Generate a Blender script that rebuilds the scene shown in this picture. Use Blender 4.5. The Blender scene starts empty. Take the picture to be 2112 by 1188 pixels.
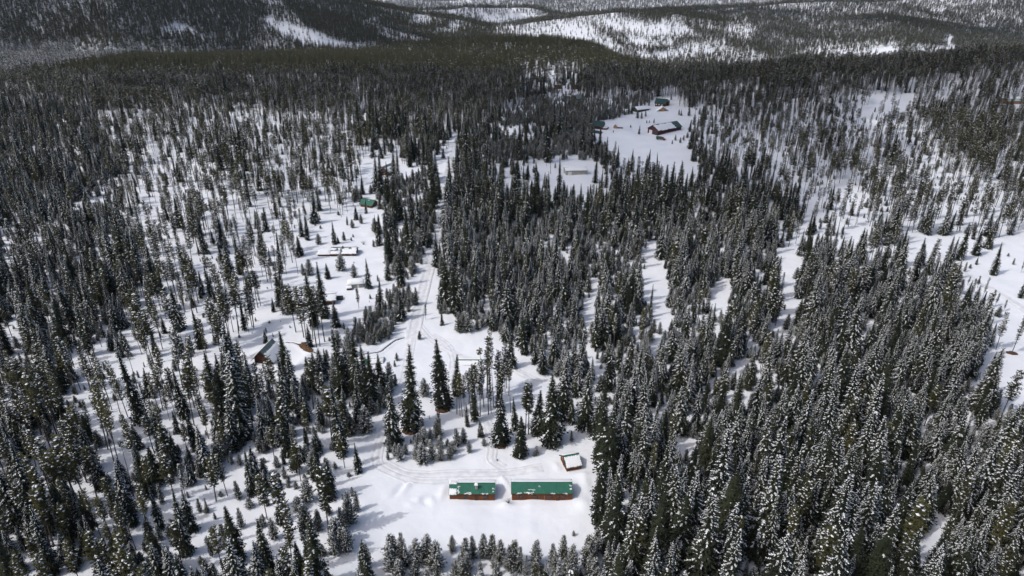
# Snowy conifer forest with log cabins, seen from a drone. World: x right, y away from the camera, z up, metres.
import bpy, bmesh, math, random
import numpy as np
from mathutils import Vector, Matrix

scene = bpy.context.scene
R = math.radians

# ------------------------------------------------------------------ camera
cam_data = bpy.data.cameras.new('camera')
cam = bpy.data.objects.new('camera', cam_data)
scene.collection.objects.link(cam)
scene.camera = cam
cam_data.sensor_width = 36.0
cam_data.lens = 24.0
cam_data.clip_start = 1.0
cam_data.clip_end = 30000.0
cam.location = (0.0, 0.0, 120.0)
cam.rotation_euler = (R(90.0 - 25.0), 0.0, 0.0)

# ------------------------------------------------------------------ sky and sun
SUN_ELEV = R(50.0)
SUN_AZ = R(205.0)                       # direction towards the sun in the xy plane, counter-clockwise from +x
world = bpy.data.worlds.new('World')
scene.world = world
world.use_nodes = True
wn = world.node_tree.nodes
wl = world.node_tree.links
wn.clear()
sky = wn.new('ShaderNodeTexSky')
sky.sky_type = 'NISHITA'
sky.sun_disc = False
sky.sun_elevation = SUN_ELEV
sky.sun_rotation = R(90.0) - SUN_AZ
sky.air_density = 1.0
sky.dust_density = 4.0
bg = wn.new('ShaderNodeBackground')
bg.inputs['Strength'].default_value = 0.15
wo = wn.new('ShaderNodeOutputWorld')
wl.new(sky.outputs[0], bg.inputs[0])
wl.new(bg.outputs[0], wo.inputs[0])

sun_data = bpy.data.lights.new('sun', 'SUN')
sun_data.energy = 2.0
sun_data.angle = R(0.53)
sun_data.color = (1.0, 0.985, 0.965)
sun = bpy.data.objects.new('sun', sun_data)
scene.collection.objects.link(sun)
to_sun = Vector((math.cos(SUN_AZ) * math.cos(SUN_ELEV), math.sin(SUN_AZ) * math.cos(SUN_ELEV), math.sin(SUN_ELEV)))
sun.rotation_euler = to_sun.to_track_quat('Z', 'Y').to_euler()
sun.location = to_sun * 400

vs = scene.view_settings
vs.view_transform = 'Standard'
vs.look = 'None'
vs.exposure = -0.08
vs.gamma = 1.0
vs.use_curve_mapping = False
scene.cycles.max_bounces = 5
scene.cycles.diffuse_bounces = 3
scene.cycles.glossy_bounces = 2
scene.cycles.transmission_bounces = 2
scene.cycles.transparent_max_bounces = 8
scene.cycles.volume_bounces = 0
scene.cycles.use_denoising = True
scene.cycles.denoiser = 'OPENIMAGEDENOISE'
scene.cycles.denoising_input_passes = 'RGB_ALBEDO_NORMAL'
scene.cycles.denoising_prefilter = 'ACCURATE'

# ------------------------------------------------------------------ helpers
COL = scene.collection

def tag(o, label=None, category=None, group=None, kind=None):
    if label: o['label'] = label
    if category: o['category'] = category
    if group: o['group'] = group
    if kind: o['kind'] = kind
    return o

def empty(name, loc, rz=0.0, scale=1.0):
    o = bpy.data.objects.new(name, None)
    o.empty_display_size = 0.5
    COL.objects.link(o)
    o.location = loc
    o.rotation_euler = (0, 0, rz)
    o.scale = (scale,) * 3 if not hasattr(scale, '__len__') else scale
    return o

def mesh_obj(name, me, parent=None):
    o = bpy.data.objects.new(name, me)
    COL.objects.link(o)
    if parent is not None:
        o.parent = parent
    return o

def make_mesh(name, verts, faces, mats, mat_idx=None, smooth_shade=False):
    me = bpy.data.meshes.new(name)
    me.from_pydata([tuple(v) for v in verts], [], [tuple(f) for f in faces])
    for m in mats:
        me.materials.append(m)
    if mat_idx is not None:
        me.polygons.foreach_set('material_index', np.asarray(mat_idx, dtype=np.int32))
    if smooth_shade:
        me.polygons.foreach_set('use_smooth', np.ones(len(me.polygons), dtype=bool))
    me.update()
    return me

def new_mat(name, color, rough=0.8, spec=0.2, metal=0.0):
    m = bpy.data.materials.new(name)
    m.use_nodes = True
    b = m.node_tree.nodes['Principled BSDF']
    b.inputs['Base Color'].default_value = (*color, 1)
    b.inputs['Roughness'].default_value = rough
    b.inputs['Specular IOR Level'].default_value = spec
    b.inputs['Metallic'].default_value = metal
    return m

def noise_colour(m, c0, c1, scale, detail=4.0, lo=0.35, hi=0.65, stretch=None):
    """Base colour between c0 and c1 by a noise in object space."""
    n, l = m.node_tree.nodes, m.node_tree.links
    tc = n.new('ShaderNodeTexCoord')
    src = tc.outputs['Object']
    if stretch:
        mp = n.new('ShaderNodeMapping')
        mp.inputs['Scale'].default_value = stretch
        l.new(src, mp.inputs[0]); src = mp.outputs[0]
    tx = n.new('ShaderNodeTexNoise')
    tx.inputs['Scale'].default_value = scale
    tx.inputs['Detail'].default_value = detail
    l.new(src, tx.inputs['Vector'])
    rp = n.new('ShaderNodeValToRGB')
    rp.color_ramp.elements[0].position = lo
    rp.color_ramp.elements[1].position = hi
    rp.color_ramp.elements[0].color = (*c0, 1)
    rp.color_ramp.elements[1].color = (*c1, 1)
    l.new(tx.outputs['Fac'], rp.inputs[0])
    l.new(rp.outputs[0], n['Principled BSDF'].inputs['Base Color'])
    return tx, rp

def add_bump(m, scale, strength, dist, detail=4.0):
    n, l = m.node_tree.nodes, m.node_tree.links
    tc = n.new('ShaderNodeTexCoord')
    tx = n.new('ShaderNodeTexNoise')
    tx.inputs['Scale'].default_value = scale
    tx.inputs['Detail'].default_value = detail
    bp = n.new('ShaderNodeBump')
    bp.inputs['Strength'].default_value = strength
    bp.inputs['Distance'].default_value = dist
    l.new(tc.outputs['Object'], tx.inputs['Vector'])
    l.new(tx.outputs['Fac'], bp.inputs['Height'])
    l.new(bp.outputs[0], n['Principled BSDF'].inputs['Normal'])

# ------------------------------------------------------------------ materials
M = {}
M['snow'] = new_mat('snow', (0.80, 0.815, 0.845), 0.75, 0.15)
noise_colour(M['snow'], (0.755, 0.78, 0.825), (0.80, 0.82, 0.855), 0.09, 6.0)
add_bump(M['snow'], 0.55, 0.35, 0.25, 3.0)
M['packed'] = new_mat('packed_snow', (0.74, 0.755, 0.79), 0.7, 0.2)
noise_colour(M['packed'], (0.64, 0.655, 0.69), (0.77, 0.78, 0.805), 0.5, 5.0)
add_bump(M['packed'], 2.2, 0.5, 0.12, 5.0)
M['roof_snow'] = new_mat('roof_snow', (0.82, 0.83, 0.85), 0.75, 0.15)
add_bump(M['roof_snow'], 1.6, 0.4, 0.2)
M['bough_snow'] = new_mat('bough_snow', (0.80, 0.82, 0.85), 0.8, 0.1)

def needle_mat(name, dark, light):
    m = new_mat(name, dark, 0.75, 0.15)
    n, l = m.node_tree.nodes, m.node_tree.links
    oi = n.new('ShaderNodeObjectInfo')
    rp = n.new('ShaderNodeValToRGB')
    rp.color_ramp.elements[0].color = (*dark, 1)
    rp.color_ramp.elements[1].color = (*light, 1)
    l.new(oi.outputs['Random'], rp.inputs[0])
    l.new(rp.outputs[0], n['Principled BSDF'].inputs['Base Color'])
    return m
M['spruce_needle'] = needle_mat('spruce_needle', (0.015, 0.020, 0.013), (0.034, 0.039, 0.021))
M['pine_needle'] = needle_mat('pine_needle', (0.026, 0.029, 0.014), (0.074, 0.071, 0.027))
M['young_needle'] = needle_mat('young_needle', (0.042, 0.048, 0.030), (0.080, 0.082, 0.046))
M['dead_needle'] = needle_mat('dead_needle', (0.10, 0.055, 0.03), (0.14, 0.08, 0.045))
M['bark'] = new_mat('bark', (0.065, 0.050, 0.040), 0.9, 0.1)
M['grey_bark'] = new_mat('grey_bark', (0.10, 0.088, 0.076), 0.9, 0.1)


# ------------------------------------------------------------------ terrain
def smooth(t):
    t = np.clip(t, 0.0, 1.0)
    return t * t * (3 - 2 * t)

def _hash(ix, iy, seed):
    n = (ix.astype(np.int64) * 374761393 + iy.astype(np.int64) * 668265263 + seed * 1442695041) & 0x7fffffff
    n = ((n ^ (n >> 13)) * 1274126177) & 0x7fffffff
    return ((n ^ (n >> 16)) & 0xffff) / 65535.0

def vnoise(x, y, seed=0):
    ix = np.floor(x); iy = np.floor(y)
    fx = x - ix; fy = y - iy
    fx = fx * fx * (3 - 2 * fx); fy = fy * fy * (3 - 2 * fy)
    a = _hash(ix, iy, seed); b = _hash(ix + 1, iy, seed)
    c = _hash(ix, iy + 1, seed); d = _hash(ix + 1, iy + 1, seed)
    return (a + (b - a) * fx) * (1 - fy) + (c + (d - c) * fx) * fy - 0.5

def fbm(x, y, scale, octaves=4, seed=0):
    x = np.asarray(x, float) / scale; y = np.asarray(y, float) / scale
    v = 0.0; amp = 1.0
    for o in range(octaves):
        v = v + amp * vnoise(x + 17.3 * o, y - 9.1 * o, seed + o)
        x = x * 2.03; y = y * 2.03; amp *= 0.5
    return v

def ridge_line(x, y, pts, slope):
    best = np.full(np.shape(x), -1e9)
    for (x0, y0, z0), (x1, y1, z1) in zip(pts, pts[1:]):
        dx, dy = x1 - x0, y1 - y0
        t = np.clip(((x - x0) * dx + (y - y0) * dy) / (dx * dx + dy * dy), 0, 1)
        d = np.hypot(x - x0 - t * dx, y - y0 - t * dy)
        best = np.maximum(best, z0 + t * (z1 - z0) - slope * d)
    return best

def smax(a, b, k):
    m = np.maximum(a, b)
    return m + k * np.log(np.exp((a - m) / k) + np.exp((b - m) / k))

def large_height(x, y):
    x = np.asarray(x, float); y = np.asarray(y, float)
    k = smooth((x - 120 - 0.05 * (y - 800)) / 160.0)
    z = -95.0 * smooth((y - (900 - 130 * k)) / (1000.0 - 480 * k)) - 38.0 * smooth((y - 1900) / 900.0)
    # long wooded rise on the right
    z = z + 24.0 * np.where(y < 720 + 0.12 * (x - 300), np.exp(-((y - (720 + 0.12 * (x - 300))) / 130.0) ** 2), np.exp(-((y - (720 + 0.12 * (x - 300))) / 90.0) ** 2)) * smooth((x - 40) / 300.0)
    z = z + 10.0 * smooth((x - 350) / 300.0) * smooth((y - 250) / 300.0) * (1 - smooth((y - 760) / 300.0))
    # low wooded hill in the valley
    z = z + 47.0 * np.exp(-((y - 1480) / 190.0) ** 2) * np.where(x < 30, np.exp(-((x - 30) / 430.0) ** 2), np.exp(-((x - 30) / 215.0) ** 2))
    # rolling noise grows with distance
    far = smooth((y - 800) / 1500.0)
    z = z + far * 12.0 * fbm(x, y, 520.0, 3, 5)
    rough = far * (15 * fbm(x, y, 260.0, 3, 8))
    # snowy hill across the valley and the slopes to its right
    z = smax(z, ridge_line(x, y, [(-160, 2380, -110), (-57, 2400, -76), (70, 2400, -45), (197, 2400, -28), (340, 2430, -13), (650, 2900, -22), (1300, 3000, 0), (2600, 3100, 60)], 0.12) + rough, 3.0)
    z = smax(z, ridge_line(x, y, [(400, 1980, -80), (470, 2250, -38), (560, 2500, -16)], 0.17) + rough, 3.0)
    z = smax(z, ridge_line(x, y, [(640, 1900, -82), (760, 2350, -40), (900, 2800, -14)], 0.17) + rough, 3.0)
    z = smax(z, ridge_line(x, y, [(900, 1650, -66), (1250, 2450, -25)], 0.14) + rough, 3.0)
    # mountain on the left
    z = smax(z, ridge_line(x, y, [(-150, 1660, -44), (-177, 1700, -32), (-230, 1750, -26), (-355, 1830, -4), (-441, 1900, 15), (-600, 1980, 52), (-1200, 2100, 190), (-2200, 2100, 260)], 0.24) + rough, 3.0)
    z = smax(z, ridge_line(x, y, [(-330, 1330, -30), (-620, 1950, 60)], 0.2) + rough, 4.0)
    z = smax(z, ridge_line(x, y, [(-700, 1230, -12), (-1000, 1950, 150)], 0.2) + rough, 4.0)
    # hills beyond
    z = smax(z, ridge_line(x, y, [(-1500, 3700, -60), (-750, 3600, -90), (-462, 3600, -57), (-226, 3600, -42), (80, 3600, -50), (222, 3620, -79), (420, 3700, -90)], 0.17) + rough, 3.0)
    z = smax(z, ridge_line(x, y, [(-330, 3100, -122), (-300, 3250, -96), (-226, 3600, -42)], 0.24), 3.0)
    z = smax(z, ridge_line(x, y, [(-90, 3150, -122), (-40, 3300, -98), (40, 3600, -46)], 0.24), 3.0)
    z = smax(z, ridge_line(x, y, [(-560, 3150, -122), (-462, 3600, -57)], 0.24), 3.0)
    z = smax(z, ridge_line(x, y, [(-3000, 5200, 20), (-500, 5000, -64), (900, 4700, -52), (2200, 4900, -20), (4500, 5200, 60)], 0.08) + 22 * fbm(x, y, 700, 4, 31), 6.0)
    z = z + smooth((y - 4900) / 3500.0) * (300 + 110 * fbm(x, y, 2200, 4, 41))
    return z


# small forms of the snow cover near the cabins: (x, y, radius along, radius across, angle, height)
MOUNDS = [(-2.2, 139.6, 4.5, 0.55, -1.10, 0.55), (-1.6, 130.6, 1.4, 1.0, 0.3, 0.6), (-17.6, 134.2, 2.6, 0.9, 1.4, 0.55), (-28.4, 136.6, 3.0, 0.8, 1.2, -0.75), (-27.0, 136.4, 2.6, 0.9, 1.2, 0.6),
          (-23.4, 132.0, 1.3, 0.8, 0.7, 0.55), (-21.6, 130.9, 1.2, 0.6, 2.2, -0.45), (-19.8, 131.5, 1.5, 0.7, 1.9, 0.4), (-25.2, 130.2, 1.4, 0.6, -0.6, 0.35), (3.0, 130.2, 9.0, 0.6, 0.0, 0.12), (-9.0, 130.0, 5.0, 0.6, 0.1, 0.14),
          (17.5, 131.0, 2.0, 2.5, 0.3, 0.6), (19.0, 138.0, 1.2, 4.0, 0.0, 0.5), (18.0, 141.2, 2.4, 0.7, 0.2, 0.5), (12.0, 144.5, 0.8, 2.0, 0.3, 0.4), (-70.0, 197.8, 6.5, 2.6, 1.25, 1.5), (-67.0, 192.0, 3.0, 1.6, 0.6, 0.8), (-86.5, 204.0, 3.0, 5.0, 0.3, 1.0),
          (-60.0, 288.0, 8.0, 2.0, 0.2, 0.6), (-68.0, 315.0, 8.0, 3.0, 0.1, 1.0), (120.0, 515.0, 12.0, 2.0, 0.5, -1.0)]

def height_at(x, y):
    x = np.asarray(x, float); y = np.asarray(y, float)
    z = large_height(x, y)
    near = 1 - smooth((y - 500) / 500.0)
    z = z + near * (0.55 * fbm(x, y, 22.0, 3, 51) + 0.34 * fbm(x, y, 5.5, 3, 61))
    for (mx, my, ra, rb, an, mh) in MOUNDS:
        c, s = math.cos(an), math.sin(an)
        u = (x - mx) * c + (y - my) * s
        v = -(x - mx) * s + (y - my) * c
        z = z + mh * np.exp(-(u / ra) ** 2 - (v / rb) ** 2)
    for (fx, fy, fr) in FLATS:
        d = np.hypot(x - fx, y - fy)
        w = 1 - smooth((d - fr * 0.6) / (fr * 0.4))
        z = z * (1 - w)
    return z

FLATS = []
def zat(x, y):
    return float(height_at(np.array([x]), np.array([y]))[0])

def build_ground():
    ys = list(np.arange(-260, 60, 20.0)) + list(np.arange(60, 100, 2.0)) + list(np.arange(100, 185, 0.55)) + list(np.arange(185, 330, 1.1))
    y, st = 330.0, 1.2
    while y < 10500:
        ys.append(y); y += st; st = min(st * 1.018, 70)
    ys.append(10500.0)
    n = 720
    k = np.linspace(-1, 1, n)
    k = np.sign(k) * (0.72 * np.abs(k) + 0.28 * np.abs(k) ** 3)
    Y = np.array(ys)[:, None]
    X = k[None, :] * (150 + 1.15 * np.maximum(Y, 60.0))
    Yg = np.broadcast_to(Y, X.shape)
    Zg = height_at(X, Yg)
    me = bpy.data.meshes.new('ground')
    nv = X.size
    co = np.stack([X, Yg, Zg], -1).reshape(-1, 3)
    r, c = X.shape
    idx = np.arange(nv).reshape(r, c)
    q = np.stack([idx[:-1, :-1], idx[:-1, 1:], idx[1:, 1:], idx[1:, :-1]], -1).reshape(-1, 4)
    me.vertices.add(nv); me.vertices.foreach_set('co', co.ravel())
    me.loops.add(q.size); me.loops.foreach_set('vertex_index', q.ravel().astype(np.int32))
    me.polygons.add(len(q))
    me.polygons.foreach_set('loop_start', (np.arange(len(q)) * 4).astype(np.int32))
    me.polygons.foreach_set('use_smooth', np.ones(len(q), dtype=bool))
    me.materials.append(M['snow'])
    me.update(); me.validate()
    o = mesh_obj('ground', me)
    tag(o, 'snow-covered valley floor and hills', kind='structure')
    return o
build_ground()


# ------------------------------------------------------------------ tree shapes
class Shape:
    """Collects triangles of one tree in three layers: 0 bark, 1 needles, 2 snow."""
    def __init__(self):
        self.v = [[], [], []]
        self.f = [[], [], []]

    def tri(self, k, a, b, c):
        n = len(self.v[k])
        self.v[k] += [a, b, c]
        self.f[k].append((n, n + 1, n + 2))

    def trunk(self, h, r0, r1, lean=(0, 0), n=6, z0=-0.8):
        zs = [z0, 0.25 * h, 0.6 * h, h]
        v, f = self.v[0], self.f[0]
        b = len(v)
        for i, z in enumerate(zs):
            t = max(0, z / h)
            r = r0 + (r1 - r0) * t
            for k in range(n):
                a = 2 * math.pi * k / n
                v.append((lean[0] * t * t + r * math.cos(a), lean[1] * t * t + r * math.sin(a), z))
        for i in range(len(zs) - 1):
            for k in range(n):
                k2 = (k + 1) % n
                f.append((b + i * n + k, b + i * n + k2, b + (i + 1) * n + k2, b + (i + 1) * n + k))

    def spray(self, k, o, az, L, w, pitch, droop, nseg=4, lift=0.0, s0=0.0, rng=None, jag=0.3, side_drop=0.3):
        """A feathered bough: teeth to both sides of a curved spine."""
        ca, sa = math.cos(az), math.sin(az)
        sp = []
        for i in range(nseg + 1):
            s = s0 + (1 - s0) * i / nseg
            z = o[2] + L * (pitch * s - droop * s * s) + lift * (0.6 + 0.8 * math.sin(math.pi * min(1, i / nseg)))
            sp.append((o[0] + ca * L * s, o[1] + sa * L * s, z))
        for i in range(nseg):
            s = (i + 0.7) / nseg
            wi = w * math.sin(math.pi * (0.18 + 0.72 * s) ** 0.85)
            for sg in (-1, 1):
                ww = wi * (1 + jag * (rng.random() * 2 - 1)) * sg
                t = (i + 0.9 + 0.5 * rng.random()) / nseg
                t = s0 + (1 - s0) * t
                q = (o[0] + ca * L * t - sa * ww, o[1] + sa * L * t + ca * ww,
                     sp[i][2] * 0.5 + sp[i + 1][2] * 0.5 - abs(ww) * side_drop)
                self.tri(k, sp[i], q, sp[i + 1])

    def clump(self, o, r, hgt, rng):
        """A small lump of snow."""
        n = 5
        a0 = rng.random() * 6.28
        ring = []
        for i in range(n):
            a = a0 + 2 * math.pi * i / n
            rr = r * (0.7 + 0.6 * rng.random())
            ring.append((o[0] + rr * math.cos(a), o[1] + rr * math.sin(a), o[2] - 0.25 * hgt * rng.random()))
        top = (o[0], o[1], o[2] + hgt)
        for i in range(n):
            self.tri(2, ring[i], ring[(i + 1) % n], top)


def spruce_shape(seed, h=20.0, rad=2.5, base=0.04, snow=0.6, dens=1.0, top_pow=0.75):
    rng = random.Random(seed)
    s = Shape()
    s.trunk(h * 0.97, 0.011 * h + 0.05, 0.02)
    z = h * base
    # dark inner mass
    n = 7
    lv = [(base, 0.30), (0.3, 0.42), (0.6, 0.28), (0.85, 0.12), (0.96, 0.02)]
    prev = None
    for t, rr in lv:
        ring = [(rad * rr * math.cos(6.283 * k / n + t * 9) * (0.8 + 0.4 * rng.random()), rad * rr * math.sin(6.283 * k / n + t * 9) * (0.8 + 0.4 * rng.random()), t * h) for k in range(n)]
        if prev:
            for k in range(n):
                s.tri(1, prev[k], prev[(k + 1) % n], ring[k])
                s.tri(1, prev[(k + 1) % n], ring[(k + 1) % n], ring[k])
        prev = ring
    lumps = [rng.random() * 6.28 for _ in range(3)]
    while z < h * 0.985:
        t = z / h
        prof = min(1.0, 1.12 * (1 - t) ** top_pow) * (0.80 + 0.20 * min(1, t / (base + 0.12)))
        Lm = rad * prof * (0.9 + 0.2 * rng.random())
        nb = max(4, int(round((4.2 + 3.6 * prof) * dens)))
        a0 = rng.random() * 6.28
        for k in range(nb):
            az = a0 + 6.283 * k / nb + rng.uniform(-0.25, 0.25)
            bulge = 1 + 0.13 * math.sin(az * 2 + lumps[0] + t * 11) + 0.08 * math.sin(az * 3 + lumps[1] + t * 23)
            L = max(0.22, Lm * rng.uniform(0.66, 1.16) * bulge)
            w = max(0.14, min(0.66, 0.26 * L + 0.09))
            pitch = -0.12 + 0.75 * max(0, t - 0.45) + rng.uniform(-0.12, 0.12)
            droop = 0.42 * (1 - t) + rng.uniform(-0.08, 0.10)
            o = (0, 0, z + rng.uniform(-0.25, 0.25))
            s.spray(1, o, az, L, w, pitch, droop, 4, rng=rng)
            for sg in (-1, 1):
                s1 = rng.uniform(0.3, 0.5)
                p = (math.cos(az) * L * s1, math.sin(az) * L * s1, o[2] + L * (pitch * s1 - droop * s1 * s1))
                s.spray(1, p, az + sg * rng.uniform(0.5, 0.85), L * 0.52, w * 0.6, pitch - 0.15, droop * 0.8, 2, rng=rng)
            # snow lying on the bough, heavier on some sides and in some tiers
            load = 1.12 * snow * (0.6 + 0.85 * (0.5 + 0.5 * math.sin(az + lumps[2] + 2.0 * math.sin(t * 7 + lumps[0])))) * (0.55 + 0.75 * t)
            if rng.random() < load:
                s0 = rng.uniform(0.25, 0.6)
                s.spray(2, o, az + rng.uniform(-0.1, 0.1), L * rng.uniform(0.86, 1.0), w * rng.uniform(0.34, 0.66), pitch, droop, 3, lift=0.08 + 0.03 * w, s0=s0, rng=rng, side_drop=0.22)
            if rng.random() < load * 0.8:
                s1 = rng.uniform(0.5, 0.95)
                q = (math.cos(az) * L * s1, math.sin(az) * L * s1, o[2] + L * (pitch * s1 - droop * s1 * s1) + 0.07)
                s.clump(q, rng.uniform(0.07, 0.18) * (0.6 + 0.4 * prof), rng.uniform(0.05, 0.13), rng)
        z += (0.24 + 0.26 * prof) * h / 20.0 * rng.uniform(0.85, 1.15) + 0.05
    for k in range(5):
        s.spray(1, (0, 0, h * 0.96), k * 1.257, 0.35, 0.12, 1.6, 0.2, 2, rng=rng)
    s.tri(1, (0.06, 0, h * 0.94), (-0.06, 0, h * 0.94), (0, 0.0, h * 1.0))
    if snow > 0.5:
        s.clump((0, 0, h * 0.975), 0.16, 0.22, rng)
    return s


def pine_shape(seed, h=18.0, rad=1.35, base=0.5, snow=0.4, lean=0.3):
    """Tall lodgepole: long bare stem, small ragged crown."""
    rng = random.Random(seed)
    s = Shape()
    lx, ly = rng.uniform(-lean, lean), rng.uniform(-lean, lean)
    s.trunk(h * 0.98, 0.007 * h + 0.035, 0.025, (lx, ly))
    # dead twigs on the stem
    for i in range(10):
        t = rng.uniform(0.2, base)
        az = rng.random() * 6.28
        o = (lx * t * t, ly * t * t, t * h)
        L = rng.uniform(0.4, 0.9)
        s.tri(0, o, (o[0], o[1], o[2] + 0.07), (o[0] + L * math.cos(az), o[1] + L * math.sin(az), o[2] - 0.1))
    z = h * base
    while z < h * 0.98:
        t = z / h
        q = (t - base) / (1 - base)
        prof = (0.55 + 1.3 * q) if q < 0.28 else 0.96 * (1 - (q - 0.28) / 0.72) ** 0.6 + 0.08
        nb = rng.choice((3, 4, 4, 5))
        a0 = rng.random() * 6.28
        for k in range(nb):
            if rng.random() < 0.12:
                continue
            az = a0 + 6.283 * k / nb + rng.uniform(-0.5, 0.5)
            L = rad * prof * rng.uniform(0.55, 1.2)
            o = (lx * t * t, ly * t * t, z + rng.uniform(-0.2, 0.2))
            pitch = rng.uniform(-0.05, 0.45)
            w = 0.30 + 0.16 * L
            s.spray(1, o, az, L, w * 0.8, pitch, 0.1, 3, rng=rng, jag=0.5)
            for j in range(2):
                s1 = rng.uniform(0.45, 0.9)
                p = (o[0] + math.cos(az) * L * s1, o[1] + math.sin(az) * L * s1, o[2] + L * (pitch * s1 - 0.1 * s1 * s1) - 0.05)
                s.spray(1, p, az + rng.uniform(-1.3, 1.3), 0.55, 0.30, rng.uniform(0, 0.9), 0.1, 2, rng=rng, jag=0.5)
            if rng.random() < snow:
                s1 = rng.uniform(0.5, 1.0)
                p = (o[0] + math.cos(az) * L * s1, o[1] + math.sin(az) * L * s1, o[2] + L * (pitch * s1 - 0.1 * s1 * s1) + 0.10)
                s.clump(p, rng.uniform(0.14, 0.32), rng.uniform(0.1, 0.2), rng)
            if rng.random() < snow * 0.6:
                s.spray(2, o, az, L * 0.95, w * 0.5, pitch, 0.1, 2, lift=0.10, s0=0.4, rng=rng)
        z += rng.uniform(0.26, 0.46) * h / 18.0
    return s


def young_shape(seed, h=7.0, rad=1.35, snow=0.8):
    """Bushy young pine, boughs tilted up, dusted with snow."""
    rng = random.Random(seed)
    s = Shape()
    s.trunk(h * 0.95, 0.02 * h + 0.02, 0.02, n=5)
    z = 0.2
    while z < h * 0.97:
        t = z / h
        prof = 1.06 * (1 - t) ** 0.74 * (0.72 + 0.28 * min(1, t / 0.2))
        nb = 7 if t < 0.6 else 5
        a0 = rng.random() * 6.28
        for k in range(nb):
            az = a0 + 6.283 * k / nb + rng.uniform(-0.4, 0.4)
            L = max(0.2, rad * prof * rng.uniform(0.5, 1.22))
            o = (0, 0, z)
            pitch = 0.30 + 0.5 * t + rng.uniform(-0.2, 0.25)
            w = 0.12 + 0.13 * L
            s.spray(1, o, az, L, w, pitch, 0.12, 3, rng=rng, jag=0.6)
            for j in range(6):
                s1 = rng.uniform(0.3, 1.0)
                p = (math.cos(az) * L * s1, math.sin(az) * L * s1, z + L * (pitch * s1 - 0.12 * s1 * s1))
                a2 = az + rng.uniform(-1.4, 1.4); L2 = 0.20 + 0.14 * rng.random(); p2 = rng.uniform(0.2, 1.5)
                s.spray(1, p, a2, L2, 0.08, p2, 0.1, 2, rng=rng, jag=0.6)
                if rng.random() < snow:
                    q = (p[0] + math.cos(a2) * L2 * 0.6, p[1] + math.sin(a2) * L2 * 0.6, p[2] + L2 * p2 * 0.6 + 0.03)
                    s.clump(q, rng.uniform(0.04, 0.10), rng.uniform(0.03, 0.08), rng)
            if rng.random() < snow * 0.7:
                s.spray(2, o, az, L * 0.98, w * 0.5, pitch, 0.12, 2, lift=0.06, s0=0.35, rng=rng)
        z += rng.uniform(0.22, 0.32)
    return s


def far_shape(seed, h=18.0, rad=2.2, base=0.2, snow=0.5, trunk_r=0.16, levels=9, nb=5):
    """Same build with fewer boughs, for the trees of the far slopes."""
    rng = random.Random(seed)
    s = Shape()
    s.trunk(h * 0.95, trunk_r, 0.03, n=3)
    for i in range(levels):
        q = i / levels
        t = base + (0.97 - base) * q
        prof = (1 - q) ** 0.75 * (0.8 + 0.2 * min(1, q * 5))
        a0 = rng.random() * 6.28
        for k in range(nb):
            az = a0 + 6.283 * k / nb + rng.uniform(-0.3, 0.3)
            L = rad * (prof + 0.10) * rng.uniform(0.7, 1.2)
            w = 0.5 * L + 0.1
            o = (0, 0, t * h)
            s.spray(1, o, az, L, w, 0.0, 0.4, 1, rng=rng)
            s.tri(1, o, (L * 0.8 * math.cos(az + 0.5), L * 0.8 * math.sin(az + 0.5), t * h - 0.55 * L), (L * 0.8 * math.cos(az - 0.5), L * 0.8 * math.sin(az - 0.5), t * h - 0.55 * L))
            if rng.random() < snow:
                s.spray(2, o, az, L * 0.95, w * 0.7, 0.0, 0.4, 1, lift=0.18, s0=0.3, rng=rng)
    return s


def shape_meshes(name, s, mats):
    """Three meshes (trunk, crown, snow) that share the tree's space."""
    out = []
    for k, part in enumerate(('trunk', 'crown', 'snow')):
        out.append(make_mesh(name + '_' + part, s.v[k], s.f[k], [mats[k]]) if s.f[k] else None)
    return out

def joined_mesh(name, s, mats):
    v, f, mi = [], [], []
    for k in range(3):
        b = len(v)
        v += s.v[k]
        f += [tuple(i + b for i in q) for q in s.f[k]]
        mi += [k] * len(s.f[k])
    return make_mesh(name, v, f, mats, mi)

SPR = [M['bark'], M['spruce_needle'], M['bough_snow']]
PIN = [M['grey_bark'], M['pine_needle'], M['bough_snow']]
YNG = [M['grey_bark'], M['young_needle'], M['bough_snow']]
DED = [M['grey_bark'], M['dead_needle'], M['bough_snow']]

# each kind: list of (shape, unit height, snow amount); heights are scaled per tree
KINDS = {'S': [], 'L': [], 'Y': []}
for i, (rad, base, snow, dens, tp) in enumerate([
        (2.55, 0.03, 0.12, 1.0, 0.70), (2.45, 0.05, 0.45, 1.0, 0.78), (3.0, 0.03, 0.55, 1.05, 0.70),
        (2.2, 0.05, 0.40, 0.95, 0.85), (2.65, 0.06, 0.66, 1.0, 0.75), (1.75, 0.06, 0.22, 0.95, 0.65),
        (2.65, 0.04, 0.28, 1.0, 0.78), (2.55, 0.10, 0.82, 1.0, 0.78),
        (2.85, 0.08, 0.05, 0.85, 0.62), (1.60, 0.12, 0.50, 0.75, 0.60), (2.7, 0.02, 0.92, 1.0, 0.90), (2.15, 0.15, 0.10, 0.85, 0.70)]):
    KINDS['S'].append((spruce_shape(100 + i, 20.0, rad, base, snow, dens, tp), 20.0, SPR, snow))
for i, (rad, base, snow) in enumerate([(1.35, 0.50, 0.18), (1.55, 0.42, 0.30), (1.2, 0.58, 0.22), (1.65, 0.36, 0.45), (1.30, 0.50, 0.55), (1.1, 0.30, 0.25), (1.5, 0.46, 0.04), (1.3, 0.52, 0.08), (0.8, 0.90, 0.2)]):
    KINDS['L'].append((pine_shape(200 + i, 18.0, rad, base, snow, lean=0.3 if i < 8 else 0.8), 18.0, PIN, snow))
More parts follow.
